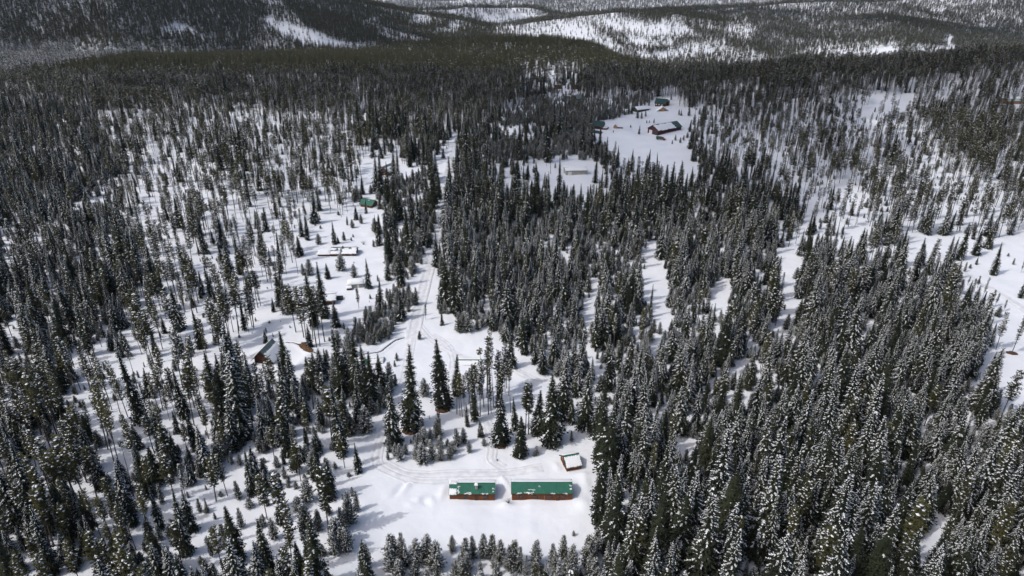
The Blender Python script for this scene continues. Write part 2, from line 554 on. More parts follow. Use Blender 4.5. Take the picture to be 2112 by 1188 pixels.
for i, (rad, snow) in enumerate([(1.75, 0.5), (1.45, 0.4), (1.95, 0.65), (1.2, 0.3), (1.8, 0.22), (1.0, 0.5)]):
    KINDS['Y'].append((young_shape(300 + i, 7.0, rad, snow), 7.0, YNG, snow))
KINDS['D'] = [(pine_shape(400, 18.0, 1.3, 0.25, 0.5), 18.0, DED, 0.5)]


# ------------------------------------------------------------------ survey: stands of trees, later ones replace earlier ones (trees per 100 m2)
STANDS = [
    ('right', {'S': 5.6,'L': 0.6,'Y': 6.5},[(15.7,80.0),(21.0,121.0),(21.9,137.6),(23.5,160.0),(14.9,191.1),(3.2,206.9),(-8.3,224.8),(-29.4,236.8),(-32.1,274.5),(-34.4,323.2),(-36.1,388.7),(-34.1,468.0),(-16.0,388.7),(11.8,361.7),(41.2,388.7),(66.9,370.3),(94.4,370.3),(124.1,326.7),(139.2,279.8),(167.9,256.9),(163.9,213.8),(145.3,157.7),(187.2,121.0),(143.9,80.0)]),
    ('left_low', {'S': 3.1,'L': 2.2,'Y': 6},[(-266.6,194.1),(-174.2,200.3),(-128.2,191.1),(-95.0,179.8),(-70.0,182.5),(-44.6,167.0),(-43.5,145.2),(-37.9,127.3),(-37.2,113.7),(-31.2,80.0),(-145.0,80.0)]),
    ('left_dense', {'S': 2.7,'L': 1.0,'Y': 3.0},[(-716.4,659.4),(-398.7,659.4),(-276.9,468.0),(-209.7,353.3),(-162.9,274.5),(-143.3,232.7),(-144.8,206.9),(-170.0,194.1),(-214.0,157.7)]),
    ('left_pines', {'L': 2.2,'S': 0.3,'Y': 0.5},[(-398.7,659.4),(-139.8,642.4),(-104.4,511.4),(-91.9,388.7),(-103.4,330.3),(-133.3,330.3),(-160.8,274.5),(-209.2,353.3),(-276.9,468.0)]),
    ('left_open', {'L': 1.5,'S': 0.25,'Y': 1.3},[(-160.8,274.5),(-133.3,330.3),(-103.4,330.3),(-97.0,274.5),(-93.5,236.8),(-94.1,206.9),(-91.0,185.3),(-111.2,185.3),(-134.7,206.9),(-143.3,232.7)]),
    ('left_open_low', {'L': 2.6,'S': 0.6,'Y': 3.4},[(-154.4,200.3),(-112.5,188.2),(-93.0,182.5),(-89.3,162.3),(-94.0,145.2),(-120.5,157.7)]),
    ('glade_low', {'S': 1.4,'L': 1.1,'Y': 3.6},[(-92.8,132.3),(-69.4,145.2),(-47.9,147.2),(-40.3,130.6),(-36.4,112.3),(-52.4,108.3),(-67.2,108.3),(-83.9,116.5)]),
    ('bushes_low', {'Y': 17,'S': 0.25},[(-28.5,113.7),(-16.6,115.1),(-14.2,112.3),(0.4,113.7),(13.7,115.1),(21.1,117.3),(17.9,95.0),(-24.9,95.0)]),
    ('pines_dark', {'L': 4.4,'S': 0.5},[(-716.4,659.4),(-398.7,659.4),(-139.8,642.4),(-62.1,562.6),(-23.7,602.2),(11.4,685.1),(15.0,911.8),(-284.2,912.1),(-969.5,912.0)]),
    ('spruce_mid', {'S': 2.6,'L': 1.6,'Y': 0.4},[(-113.6,511.4),(-130.8,642.4),(-62.1,562.6),(-23.7,602.2),(16.5,698.7),(38.8,758.5),(18.1,581.7),(-2.2,511.4),(-29.0,468.0),(-28.9,388.7),(-34.6,370.3),(-39.4,496.2),(-53.7,496.2),(-46.7,408.8),(-56.5,370.3),(-73.3,388.7),(-61.2,455.0)]),
    ('young_mid', {'Y': 8.5,'S': 0.5,'L': 0.3},[(-18.3,562.6),(19.9,647.1),(82.1,677.9),(129.8,682.6),(100.9,614.9),(74.3,589.5),(58.0,511.2),(83.1,495.6),(73.7,454.9),(58.7,468.0),(35.1,468.0),(11.5,468.0),(-18.9,468.0)]),
    ('young_pines_far', {'Y': 6,'L': 0.5},[(-20.1,623.9),(26.7,712.8),(140.6,689.7),(118.2,641.1),(78.0,603.1),(18.3,591.8)]),
    ('clear_cabins_far', {'Y': 2.2,'L': 1.3},[(32.8,739.6),(42.8,785.1),(77.0,804.8),(73.3,735.5),(61.0,708.1),(35.9,698.7)]),
    ('clear_mid', {'Y': 0.3,'S': 0.25},[(-10.7,581.7),(20.6,535.9),(16.1,511.4),(-6.1,535.9)]),
    ('open_mid', {'S': 0.55,'Y': 0.35,'L': 0.2},[(-11.7,448.8),(35.1,468.0),(63.0,448.7),(64.0,408.8),(46.0,379.3),(12.2,374.8),(-10.3,388.7)]),
    ('slope_pines', {'L': 1.9,'Y': 1.0,'S': 0.14},[(151.2,629.4),(219.9,626.6),(350.5,636.7),(405.8,617.5),(406.9,544.4),(474.3,494.2),(305.5,297.1),(245.0,323.2),(206.0,323.2),(173.4,326.7),(159.1,353.3),(144.2,388.7),(126.7,419.4),(139.4,508.4),(151.9,585.3)]),
    ('slope_dense', {'L': 3.6,'S': 0.5},[(390.6,681.6),(613.1,663.8),(368.6,370.2),(281.2,379.3),(303.6,466.1),(335.5,571.8)]),
    ('slope_thick', {'L': 2.2,'Y': 2.0},[(207.5,408.6),(289.1,430.3),(302.2,388.6),(327.6,370.3),(305.4,341.5),(245.9,357.4),(194.6,361.6)]),
    ('slope_spruce', {'S': 2.3,'L': 0.6,'Y': 0.4},[(98.4,408.8),(123.1,442.3),(139.4,508.4),(132.8,430.6),(155.7,388.7),(160.1,330.3),(150.9,297.1),(90.6,353.3)]),
    ('ridge_dark', {'L': 5.2,'S': 0.3},[(68.5,709.4),(151.0,671.2),(152.3,634.8),(221.2,630.9),(351.8,639.5),(387.2,665.7),(479.9,659.4),(638.0,694.9),(1773.6,1951.1),(977.3,1711.9),(498.3,1642.8),(80.8,847.5)]),
    ('clear_slope', {'L': 0.25,'Y': 0.15},[(279.4,558.5),(326.4,642.4),(367.4,644.2),(337.9,584.7),(313.5,555.7),(287.8,538.5)]),
    ('clear_far', {},[(73.8,595.6),(87.6,605.5),(106.3,621.7),(123.4,645.6),(140.5,676.8),(158.4,662.9),(153.7,601.8),(148.7,566.2),(131.3,520.7),(124.6,448.3),(120.6,417.3),(101.6,396.5),(87.0,403.6),(73.5,421.8),(68.1,457.5),(65.4,496.0),(60.5,535.5),(67.2,561.6)]),
    ('clear_barn_l', {'Y': 0.2},[(1.6,577.8),(22.4,589.8),(22.0,577.8),(5.6,562.6)]),
    ('clear_shed', {},[(28.9,448.8),(37.0,470.7),(57.7,465.3),(55.6,408.8),(47.4,372.1),(28.8,374.8)]),
    ('opening', {},[(64.4,306.5),(68.0,309.7),(67.2,285.4),(65.3,259.3),(60.1,236.8),(57.9,217.4),(52.6,217.4),(51.6,236.8),(55.7,269.2)]),
    ('young_opening', {'Y': 2.2},[(48.5,221.8),(58.0,221.8),(53.8,202.0),(45.0,202.0)]),
    ('opening', {},[(83.7,264.2),(92.3,265.7),(84.9,241.1),(78.8,222.9),(73.4,222.9),(79.1,249.9)]),
    ('young_opening', {'Y': 2.2},[(74.1,227.5),(80.8,227.5),(74.9,206.9),(68.7,206.9)]),
    ('opening', {},[(107.0,276.6),(110.7,276.6),(101.6,252.2),(97.0,245.4)]),
    ('young_opening', {'Y': 2.2},[(98.7,250.8),(101.6,250.8),(93.6,226.8),(91.0,226.8)]),
    ('opening', {},[(125.4,302.1),(139.7,304.6),(127.4,274.5),(113.3,245.4),(103.1,221.1),(97.8,217.4),(108.7,254.5)]),
    ('young_opening', {'Y': 2.2},[(98.0,221.8),(106.7,221.8),(99.1,202.0),(91.0,202.0)]),
    ('opening', {},[(25.6,230.7),(32.4,233.5),(32.0,217.4),(27.4,212.0),(28.9,198.8),(31.6,182.5),(27.8,178.4),(25.6,194.1),(23.3,210.3)]),
    ('young_opening', {'Y': 2.2},[(21.3,181.7),(30.2,181.7),(28.4,167.0),(19.9,167.0)]),
    ('opening', {},[(34.5,266.7),(36.3,259.3),(31.4,224.8),(28.0,217.4),(23.6,217.4),(28.1,236.8)]),
    ('young_opening', {'Y': 2.2},[(25.3,221.8),(32.0,221.8),(29.7,202.0),(23.5,202.0)]),
    ('opening', {},[(72.3,197.2),(75.5,195.6),(71.2,182.5),(68.9,182.5)]),
    ('young_opening', {'Y': 2.2},[(69.5,185.9),(72.4,185.9),(67.8,170.7),(65.1,170.7)]),
    ('opening', {},[(45.0,156.6),(50.5,156.6),(49.1,148.2),(43.7,147.2)]),
    ('young_opening', {'Y': 2.2},[(44.0,149.6),(49.0,149.6),(46.4,138.5),(41.6,138.5)]),
    ('opening', {},[(99.3,128.9),(103.9,129.8),(99.3,119.5),(92.2,113.7),(92.8,118.0)]),
    ('young_opening', {'Y': 2.2},[(91.5,115.4),(96.2,115.4),(91.8,107.6),(87.4,107.6)]),
    ('opening', {},[(68.8,121.0),(72.2,121.0),(69.2,113.7),(66.0,113.7)]),
    ('young_opening', {'Y': 2.2},[(66.9,115.4),(69.7,115.4),(66.5,107.6),(63.8,107.6)]),
    ('clear_right', {'Y': 0.12},[(178.2,297.1),(195.8,317.7),(215.8,315.0),(240.6,316.3),(309.3,330.3),(171.1,157.7),(153.2,169.5),(146.1,177.1),(160.7,200.3),(170.7,206.9),(184.2,224.8),(183.6,236.8),(171.4,230.7),(182.7,254.5),(184.0,269.2),(176.0,271.8)]),
    ('clear_right_saplings', {'Y': 1.0,'L': 0.35},[(192.4,269.2),(199.7,259.3),(190.3,232.7),(174.3,213.8),(174.8,228.7),(175.1,236.8)]),
    ('clear_cabins', {'Y': 0.0},[(-84.7,232.7),(-99.1,274.5),(-99.7,316.3),(-84.9,361.7),(-104.9,468.0),(-86.3,468.0),(-62.9,442.6),(-47.1,474.8),(-48.2,553.4),(-40.8,553.4),(-38.4,481.7),(-36.9,398.6),(-34.3,330.3),(-32.1,274.5),(-31.3,236.8),(-8.3,224.8),(2.4,206.9),(14.8,188.2),(22.3,162.3),(21.9,145.2),(22.1,135.8),(19.2,125.7),(22.5,119.5),(15.7,113.7),(0.4,111.6),(-13.4,109.6),(-16.6,114.4),(-27.7,112.3),(-30.5,109.6),(-35.3,115.1),(-36.7,127.3),(-41.9,137.6),(-39.5,151.3),(-39.6,167.0),(-54.6,182.5),(-76.1,182.5),(-91.6,191.1),(-90.7,206.9),(-88.4,221.1)]),
    ('saplings', {'Y': 1.2},[(-108.6,236.8),(-93.5,236.8),(-83.1,221.1),(-83.9,206.9),(-91.7,200.3),(-104.2,206.9),(-115.0,224.8)]),
    ('saplings', {'Y': 0.5},[(-94.5,297.1),(-83.8,309.7),(-65.0,297.1),(-45.2,254.5),(-55.8,236.8),(-71.0,245.4)]),
    ('saplings', {'Y': 0.35},[(-22.2,217.4),(-1.0,213.8),(5.5,194.1),(-5.9,198.8),(-16.2,206.9)]),
    ('young_road', {'Y': 17,'S': 0.5},[(-58.6,211.7),(-58.8,228.7),(-55.7,238.5),(-49.7,245.4),(-42.3,255.4),(-38.5,243.2),(-39.9,221.1),(-44.3,213.1),(-48.0,209.6),(-55.2,211.0)]),
    ('bush_left', {'Y': 6.5,'S': 1.6},[(-67.0,194.1),(-59.1,202.0),(-51.6,202.0),(-46.0,194.1),(-37.0,182.5),(-38.6,169.5),(-40.2,162.3),(-43.9,160.0),(-51.7,169.5),(-61.7,174.5)]),
    ('young_roadside', {'Y': 9,'S': 1.6},[(-72.2,323.2),(-64.9,337.7),(-51.6,353.3),(-43.3,361.7),(-39.8,323.2),(-40.4,291.2),(-41.0,269.2),(-43.8,259.3),(-51.3,274.5),(-58.2,297.1)]),
    ('spruce_roadside', {'S': 2.4,'Y': 3.0},[(-64.8,361.7),(-61.4,430.8),(-48.5,442.6),(-39.8,353.3),(-41.3,330.3),(-56.2,330.3)]),
    ('young_nw', {'Y': 7,'S': 0.8},[(-77.0,393.6),(-55.1,430.8),(-44.7,388.7),(-49.0,353.3),(-67.4,353.3),(-77.7,365.9)]),
    ('bush_barn_row', {'Y': 5.0,'S': 0.2},[(-33.6,148.2),(-30.3,152.3),(-28.5,158.9),(-23.8,154.5),(-16.1,151.3),(-12.7,150.2),(-11.0,154.5),(-21.7,160.0),(-27.5,162.3)]),
]
FAR_STANDS = [
    ('mountain',4.6,0.3,[(-1212.2,1229.2),(-700.0,1291.3),(-607.1,1420.7),(-480.9,1437.9),(-325.3,1352.3),(-194.3,1332.6),(-175.9,1679.5),(-228.8,1744.8),(-357.6,1818.3),(-436.8,1878.1),(-569.7,1905.7),(-1426.1,1494.1)]),
    ('frosted',4.6,0.8,[(-710.9,758.5),(-1184.1,1299.5),(-946.0,1334.0),(-828.0,1318.0),(-734.3,1257.9),(-691.1,1254.7),(-660.7,1276.4),(-599.4,1054.9),(-583.5,912.5),(-606.5,836.2)]),
    ('open slope',0.55,0.3,[(-589.7,1693.2),(-562.4,1713.8),(-479.2,1578.1),(-429.3,1549.0),(-353.8,1479.0),(-272.0,1578.4),(-201.3,1382.8),(-195.4,1340.2),(-251.6,1350.4),(-342.3,1385.8),(-419.4,1429.1),(-490.5,1523.8)]),
    ('open slope',0.55,0.3,[(-704.1,1458.5),(-679.4,1512.6),(-641.4,1451.1),(-682.3,1427.8)]),
    ('open slope',0.55,0.3,[(-638.3,1455.0),(-605.5,1493.9),(-596.0,1467.0),(-623.9,1429.2)]),
    ('open slope',0.55,0.3,[(-549.6,1499.7),(-479.9,1468.6),(-484.0,1448.6),(-535.5,1470.9)]),
    ('open slope',0.55,0.3,[(-756.8,1516.9),(-751.6,1524.7),(-735.7,1487.3),(-740.9,1480.1)]),
    ('open slope',0.55,0.3,[(-951.2,1437.5),(-922.4,1428.7),(-919.2,1414.4),(-937.0,1415.6)]),
    ('toe',0.35,0.2,[(-332.3,1774.0),(-227.4,1732.2),(-178.8,1686.3),(-233.9,1690.7),(-304.4,1677.1)]),
    ('far hill',2.2,0.25,[(-351.8,1667.2),(-397.5,1902.0),(-462.3,3581.3),(-226.5,3588.7),(79.8,3567.0),(223.8,3605.1),(-52.8,2198.0),(-79.5,2122.0)]),
    ('open face',0.55,0.3,[(-162.6,3472.6),(9.2,3502.0),(121.6,3401.8),(-24.2,2271.1),(-62.7,2293.7),(-124.1,3345.7)]),
    ('open face',0.55,0.3,[(-215.4,2006.2),(-189.8,2273.6),(-160.2,2278.3),(-155.4,2004.0),(-203.5,1953.1)]),
    ('open face',0.55,0.3,[(-280.5,1952.6),(-355.3,3448.5),(-277.7,3479.4),(-244.6,2090.9)]),
    ('open face',0.55,0.3,[(-375.2,1881.7),(-303.9,2234.5),(-309.7,2166.0),(-356.2,1877.9)]),
    ('white hill',0.7,0.3,[(-16.0,2169.9),(81.8,2276.2),(206.5,2323.2),(369.8,2283.8),(556.7,2372.2),(542.3,2108.8),(354.0,1916.3),(345.4,1794.3),(296.0,1873.7),(192.2,1985.4),(42.3,1433.7)]),
    ('white hill base',0.8,0.3,[(336.0,1811.4),(455.3,1965.5),(624.7,2098.5),(727.7,2257.8),(851.8,2351.5),(692.0,2041.7),(503.1,1887.8),(376.5,1765.2)]),
    ('dark gully',2.6,0.3,[(212.8,2307.4),(277.8,2273.8),(347.5,1954.5),(311.2,1890.3),(259.6,2109.6)]),
    ('far right',3.4,0.42,[(579.6,2035.6),(851.8,2351.5),(1202.8,2836.4),(2248.8,2753.0),(1779.5,2127.1),(1087.4,1918.5),(870.8,2008.9),(645.5,1895.3)]),
    ('cloudy hollow',3.0,0.2,[(1081.6,2209.3),(1145.7,2319.2),(1500.9,2693.1),(1595.9,2594.4),(1532.5,2438.0),(1219.2,2165.7)]),
    ('clearing',0.0,0.2,[(915.5,1826.7),(946.8,1770.1),(913.6,1711.3),(853.7,1702.7)]),
    ('clearing',0.0,0.2,[(1277.0,2152.4),(1321.4,2182.9),(1230.6,2025.0),(1201.3,1954.4),(1152.4,1920.5)]),
    ('clearing',0.0,0.2,[(1587.2,2538.9),(1596.2,2487.1),(1486.1,2336.8),(1429.5,2289.6)]),
    ('clearing',0.0,0.2,[(1611.6,2800.3),(1647.9,2813.5),(1594.4,2700.9),(1560.4,2683.8)]),
    ('clearing',0.0,0.2,[(1693.5,2851.3),(1708.1,2838.2),(1682.9,2798.6),(1669.1,2812.6)]),
    ('clearing',0.0,0.2,[(499.8,1928.0),(636.6,1994.3),(625.9,1966.7),(502.5,1912.0)]),
    ('clearing',0.0,0.2,[(518.3,1755.2),(626.1,1832.0),(619.8,1811.4),(517.8,1732.0)]),
    ('clearing',0.0,0.2,[(-76.8,1180.8),(-35.5,1191.0),(-33.3,1115.4),(-67.9,1099.2)]),
    ('clearing',0.0,0.2,[(-465.2,1244.7),(-414.5,1245.0),(-375.8,1120.5),(-403.2,1083.1)]),
    ('clearing',0.0,0.2,[(-760.6,1249.9),(-750.6,1255.8),(-721.9,1236.3),(-743.3,1233.1)]),
    ('strip',0.9,0.3,[(626.1,1832.0),(831.3,1912.4),(915.5,1826.7),(869.0,1726.5),(781.7,1791.1),(641.6,1802.5)]),
    ('strip',1.0,0.3,[(948.6,1749.9),(1165.3,1938.2),(1328.7,1857.7),(611.9,723.0),(591.1,695.5),(504.1,745.5),(968.7,1695.5)]),
    ('valley wood',1.5,0.35,[(-34.3,1098.7),(108.8,1198.1),(99.0,911.8),(79.1,797.2),(35.2,799.1),(2.5,911.9)]),
]
# single trees: kind, x, y, height, variant, label
TREES = [
    ('S',-20.9,172.1,23.6,0, 'tall dark full-crowned spruce standing alone above the snowed-over junction, brown litter at its foot'),
    ('S',-29.0,161.7,27.0,6, 'tall spruce beside the winding track, with the brown litter ring nearest the cabins'),
    ('S',-32.8,154.4,20.9,1, 'spruce at the bend of the track, just down-slope from the tall litter-ringed pair'),
    ('Y',-27.0,178.0,6.3,0, 'bushy pine tucked between the two tallest junction spruces'),
    ('Y',-33.1,214.0,3.2,4, 'small round bush alone between the two tracks at the junction'),
    ('S',-17.3,178.0,15.4,5, 'slender spire-topped spruce right beside the lone dark junction spruce'),
    ('L',-15.4,167.7,15.3,-1, ''),
    ('L',-14.7,167.1,15.5,-1, ''),
    ('L',-13.2,173.7,12.9,-1, ''),
    ('L',-9.4,167.6,16.2,-1, ''),
    ('L',-7.0,168.2,27.1,-1, ''),
    ('L',-6.8,176.9,23.0,-1, ''),
    ('L',-7.8,177.0,18.9,-1, ''),
    ('L',-2.2,179.9,18.0,-1, ''),
    ('L',-0.4,169.4,15.1,-1, ''),
    ('L',-3.0,174.0,14.8,-1, ''),
    ('L',-1.7,182.1,13.8,-1, ''),
    ('L',-16.4,168.3,12.4,-1, ''),
    ('L',-14.3,170.2,12.9,-1, ''),
    ('L',-12.2,168.3,15.8,-1, ''),
    ('L',-11.2,173.4,14.7,-1, ''),
    ('L',-8.5,172.1,16.8,-1, ''),
    ('L',-5.5,171.4,16.3,-1, ''),
    ('L',-4.6,178.0,16.2,-1, ''),
    ('L',-6.2,168.9,15.8,-1, ''),
    ('L',-9.3,176.6,18.3,-1, ''),
    ('L',-1.1,178.0,13.2,-1, ''),
    ('L',-3.7,169.6,13.3,-1, ''),
    ('S',-10.8,165.0,19.8,5, 'narrow dark spruce at the front of the tall-stemmed pine clump'),
    ('S',0.0,194.5,14.1,3, 'narrow spruce at the back corner of the tall-stemmed pine clump'),
    ('S',-3.1,154.7,17.5,6, 'dark spruce on a brown litter ring at the front of the pine clump'),
    ('S',-4.1,171.4,12.1,5, ''),
    ('S',-8.8,157.7,5.7,1, 'little spruce standing alone below the pine clump'),
    ('S',-12.9,162.3,8.3,5, ''),
    ('L',-20.4,158.8,7.6,5, 'short thin pine below the lone dark junction spruce'),
    ('Y',-24.6,154.1,6.0,2, ''),
    ('Y',-22.8,155.5,4.4,0, ''),
    ('Y',-26.2,153.3,4.6,0, ''),
    ('Y',-20.1,152.3,4.2,0, ''),
    ('Y',-15.1,153.3,6.0,1, ''),
    ('Y',-13.5,154.7,5.2,1, ''),
    ('Y',-11.7,150.7,4.1,0, ''),
    ('Y',-16.4,150.4,4.1,2, ''),
    ('Y',-7.8,153.9,2.5,0, ''),
    ('Y',-31.7,149.2,4.2,2, ''),
    ('Y',-29.1,149.9,3.7,0, ''),
    ('Y',-33.6,150.7,6.2,1, ''),
    ('Y',-0.3,158.8,2.1,4, ''),
    ('S',2.3,149.2,13.2,0, 'dark spruce hanging over the edge of the cabin yard, above the gap between the cabins'),
    ('L',3.8,158.3,17.7,0, ''),
    ('L',4.7,158.8,16.9,1, ''),
    ('S',7.2,159.4,14.5,1, 'spruce with a pointed tip in the row above the small shed'),
    ('S',11.3,155.0,23.6,6, 'tallest spruce of the row above the small shed'),
    ('S',14.5,166.5,20.9,4, ''),
    ('S',17.4,164.1,10.2,3, 'small spruce on a short bare stem behind the shed row'),
    ('S',20.9,161.7,20.2,2, 'broad spruce at the far end of the row above the small shed'),
    ('S',0.9,161.1,11.4,3, ''),
    ('S',10.0,190.7,12.4,4, ''),
    ('S',7.8,197.6,11.3,1, ''),
    ('S',4.2,203.3,17.0,0, ''),
    ('S',17.4,182.1,13.8,2, ''),
    ('S',19.8,178.0,12.4,4, ''),
    ('Y',16.7,155.2,3.8,1, ''),
    ('Y',10.3,151.7,2.1,3, ''),
    ('Y',6.7,149.4,3.1,1, ''),
    ('Y',6.0,149.2,1.6,0, ''),
    ('S',-45.5,166.5,15.7,1, ''),
    ('S',-44.6,170.8,17.9,5, 'spire-topped spruce rising out of the thicket beside the buried green shed'),
    ('S',-42.1,171.4,19.2,0, ''),
    ('S',-40.4,178.6,14.5,1, ''),
    ('Y',-38.7,182.1,9.4,0, ''),
    ('Y',-41.8,159.4,9.2,2, 'wide frosted bushy pine at the lower end of the thicket by the track'),
    ('S',-47.3,159.4,14.9,1, ''),
    ('S',-46.4,149.6,24.4,1, ''),
    ('S',-50.6,183.5,8.2,3, ''),
    ('Y',-39.0,199.2,2.9,0, ''),
    ('Y',-39.1,195.3,2.4,1, ''),
    ('Y',-19.2,219.2,7.9,4, ''),
    ('Y',-15.7,219.8,7.4,0, ''),
    ('Y',-12.6,220.9,6.3,4, ''),
    ('Y',-4.0,218.1,6.5,0, ''),
    ('Y',-18.1,221.8,7.1,0, ''),
    ('Y',-10.9,223.8,5.1,2, ''),
    ('S',-26.0,224.7,6.1,3, ''),
    ('L',-32.7,229.4,6.8,5, ''),
    ('S',-71.2,230.2,23.2,0, 'massive dark spruce in front of the half-buried dark-walled cabin'),
    ('S',-72.9,223.3,23.6,5, 'thin dark spruce clasped to the massive spruce by the half-buried cabin'),
    ('S',-64.9,222.8,11.5,3, 'thin spruce just right of the massive dark spruce'),
    ('L',-74.9,215.2,20.7,5, ''),
    ('L',-78.8,218.9,20.1,1, ''),
    ('L',-73.7,213.6,20.9,3, ''),
    ('S',-70.7,208.0,9.3,3, ''),
    ('L',-68.2,207.3,23.8,2, ''),
    ('L',-67.2,208.0,24.0,2, ''),
    ('L',-66.4,211.4,19.8,2, ''),
    ('L',-71.2,213.6,19.8,2, ''),
    ('L',-73.9,220.9,18.0,2, ''),
    ('S',-59.5,257.2,13.2,1, 'spruce standing beside the small snow-capped shed'),
    ('S',-50.4,233.8,14.8,3, 'narrow spruce rising from the upper edge of the young thicket by the road'),
    ('S',-52.8,265.1,11.6,4, ''),
    ('S',-46.6,259.7,15.7,0, 'dark spruce with a brown foot near the bend of the straight road'),
    ('Y',-57.0,264.3,3.0,1, ''),
    ('Y',-67.8,268.5,6.3,2, 'frosted young pine directly behind the snow-capped shed'),
    ('Y',-75.2,275.3,8.0,2, 'frosted young pine in front of the long patchy-roofed cabin'),
    ('S',-78.7,266.6,7.3,6, ''),
    ('Y',-87.7,270.3,7.7,2, ''),
    ('Y',-90.1,270.3,5.4,0, ''),
    ('L',-59.8,238.4,9.1,5, ''),
    ('S',-63.9,305.8,15.9,0, ''),
    ('S',-57.0,306.8,6.2,1, ''),
    ('Y',-66.0,304.0,3.6,0, ''),
    ('Y',-60.7,208.0,6.8,0, ''),
    ('Y',-64.3,213.6,2.9,1, ''),
    ('Y',-55.7,202.2,7.7,0, ''),
    ('Y',-54.8,208.5,2.9,1, ''),
    ('Y',-64.9,212.1,1.7,1, ''),
    ('Y',-61.8,221.1,2.7,0, ''),
    ('S',-85.4,306.8,12.0,1, 'spruce rising behind the ridge of the long patchy-roofed cabin'),
    ('S',-83.8,307.7,3.7,3, ''),
    ('Y',-82.0,312.1,4.6,3, ''),
    ('Y',-93.0,306.8,5.6,2, ''),
    ('Y',-78.4,311.6,1.9,1, ''),
    ('Y',-78.5,316.5,1.7,0, ''),
    ('S',-97.9,292.3,10.2,6, ''),
    ('S',-100.1,312.5,12.9,5, ''),
    ('L',-104.7,298.5,16.3,0, ''),
    ('L',-99.3,284.7,19.8,1, ''),
    ('L',-93.1,271.9,15.9,0, ''),
    ('L',-103.9,291.4,18.1,3, ''),
    ('S',-100.5,271.9,20.5,5, ''),
    ('S',-108.0,280.6,8.6,4, ''),
    ('S',-116.9,294.9,17.5,3, ''),
    ('L',-112.1,286.3,16.5,1, ''),
    ('S',-117.8,271.1,18.8,5, ''),
    ('L',-98.6,239.9,15.9,0, ''),
    ('L',-99.2,238.4,16.0,2, ''),
    ('L',-99.4,236.2,18.1,0, ''),
    ('L',-95.3,222.2,19.7,5, ''),
    ('L',-98.5,222.2,21.4,3, ''),
    ('L',-99.9,220.0,21.2,0, ''),
    ('L',-101.6,218.9,18.4,1, ''),
    ('L',-99.0,209.7,19.4,0, ''),
    ('L',-102.1,213.6,22.5,0, ''),
    ('L',-96.0,218.9,12.2,5, ''),
    ('S',-87.2,211.1,5.5,3, ''),
    ('S',-70.1,182.3,21.3,0, 'tall dark spruce hiding one corner of the steep-gabled log cabin'),
    ('S',-74.5,191.6,13.4,3, ''),
    ('S',-90.2,182.3,14.3,1, 'dense spruce below the steep-gabled log cabin'),
    ('Y',-89.8,190.9,6.7,2, ''),
    ('L',-77.4,182.3,8.9,5, ''),
    ('S',-93.0,184.8,11.1,3, ''),
    ('L',-100.0,205.6,16.1,3, ''),
    ('L',-103.5,210.5,15.8,1, ''),
    ('S',-64.1,182.5,11.7,1, ''),
    ('S',-61.4,187.3,11.9,4, ''),
    ('S',-61.9,182.8,13.3,1, ''),
    ('S',-60.0,189.0,10.7,1, ''),
    ('S',-53.9,190.8,10.7,4, ''),
    ('S',-97.9,214.7,1.5,1, ''),
    ('S',-97.9,204.6,2.6,3, ''),
    ('S',197.5,285.6,13.0,2, 'first spruce of the cluster at the edge of the right-hand clearing'),
    ('S',204.4,288.5,17.4,1, ''),
    ('S',215.3,294.0,13.0,6, ''),
    ('S',226.0,302.6,15.5,2, 'tallest spruce of the cluster at the edge of the right-hand clearing'),
    ('S',209.0,283.1,4.2,3, ''),
    ('S',209.4,271.5,15.3,1, 'solitary spruce casting a long shadow on the right-hand clearing'),
    ('S',204.5,247.4,10.4,1, 'spruce by the road at the right edge, below the solitary spruce'),
    ('S',178.7,239.8,9.3,4, ''),
    ('S',182.0,274.5,8.9,1, ''),
    ('S',188.6,275.0,6.0,1, ''),
    ('S',180.1,278.6,14.5,1, ''),
    ('S',183.4,282.7,10.2,2, ''),
    ('L',172.9,204.5,17.8,5, 'thin pine on a brown mound in the right-hand clearing'),
    ('S',172.9,280.9,18.6,6, ''),
    ('S',168.5,277.2,17.6,1, ''),
    ('Y',225.3,282.7,3.2,1, ''),
    ('Y',229.4,292.4,1.6,0, ''),
    ('L',222.7,273.6,6.2,5, ''),
    ('Y',189.5,263.3,4.5,1, ''),
    ('L',190.9,260.0,4.1,5, ''),
    ('L',184.7,247.4,8.7,5, ''),
    ('L',189.3,247.4,9.4,5, ''),
    ('L',193.0,256.7,5.6,5, ''),
    ('L',187.0,238.6,7.8,5, ''),
    ('L',189.8,240.1,5.7,5, ''),
    ('L',190.3,235.8,4.9,5, ''),
    ('S',21.0,124.7,17.6,0, 'dark spruce standing at the yard edge, past the end of the long cabin'),
    ('S',23.6,127.0,14.3,4, ''),
    ('S',26.5,132.7,13.7,7, ''),
    ('S',23.8,145.3,21.1,0, ''),
    ('S',26.6,144.2,17.7,5, ''),
    ('S',-40.4,142.5,9.4,3, 'thin pine-like spruce at the upper corner of the cabin yard'),
    ('L',-44.4,144.2,11.6,1, ''),
    ('Y',-38.3,124.3,9.8,2, ''),
    ('Y',-39.1,123.4,7.1,0, ''),
    ('Y',-37.8,127.9,6.0,1, ''),
    ('Y',-39.7,121.6,7.0,0, ''),
    ('Y',-39.7,117.4,8.3,2, ''),
    ('Y',-37.5,115.7,7.0,0, ''),
    ('Y',-32.0,110.8,7.0,1, ''),
    ('Y',-26.7,113.3,7.3,0, ''),
    ('Y',-24.4,112.5,7.9,1, ''),
    ('Y',-21.3,111.7,8.0,2, ''),
    ('Y',-18.8,112.1,7.8,0, ''),
    ('Y',-16.8,110.2,8.4,2, ''),
    ('Y',-13.6,115.7,4.6,0, ''),
    ('Y',-10.5,112.1,7.3,1, ''),
    ('Y',-8.6,113.3,6.4,1, ''),
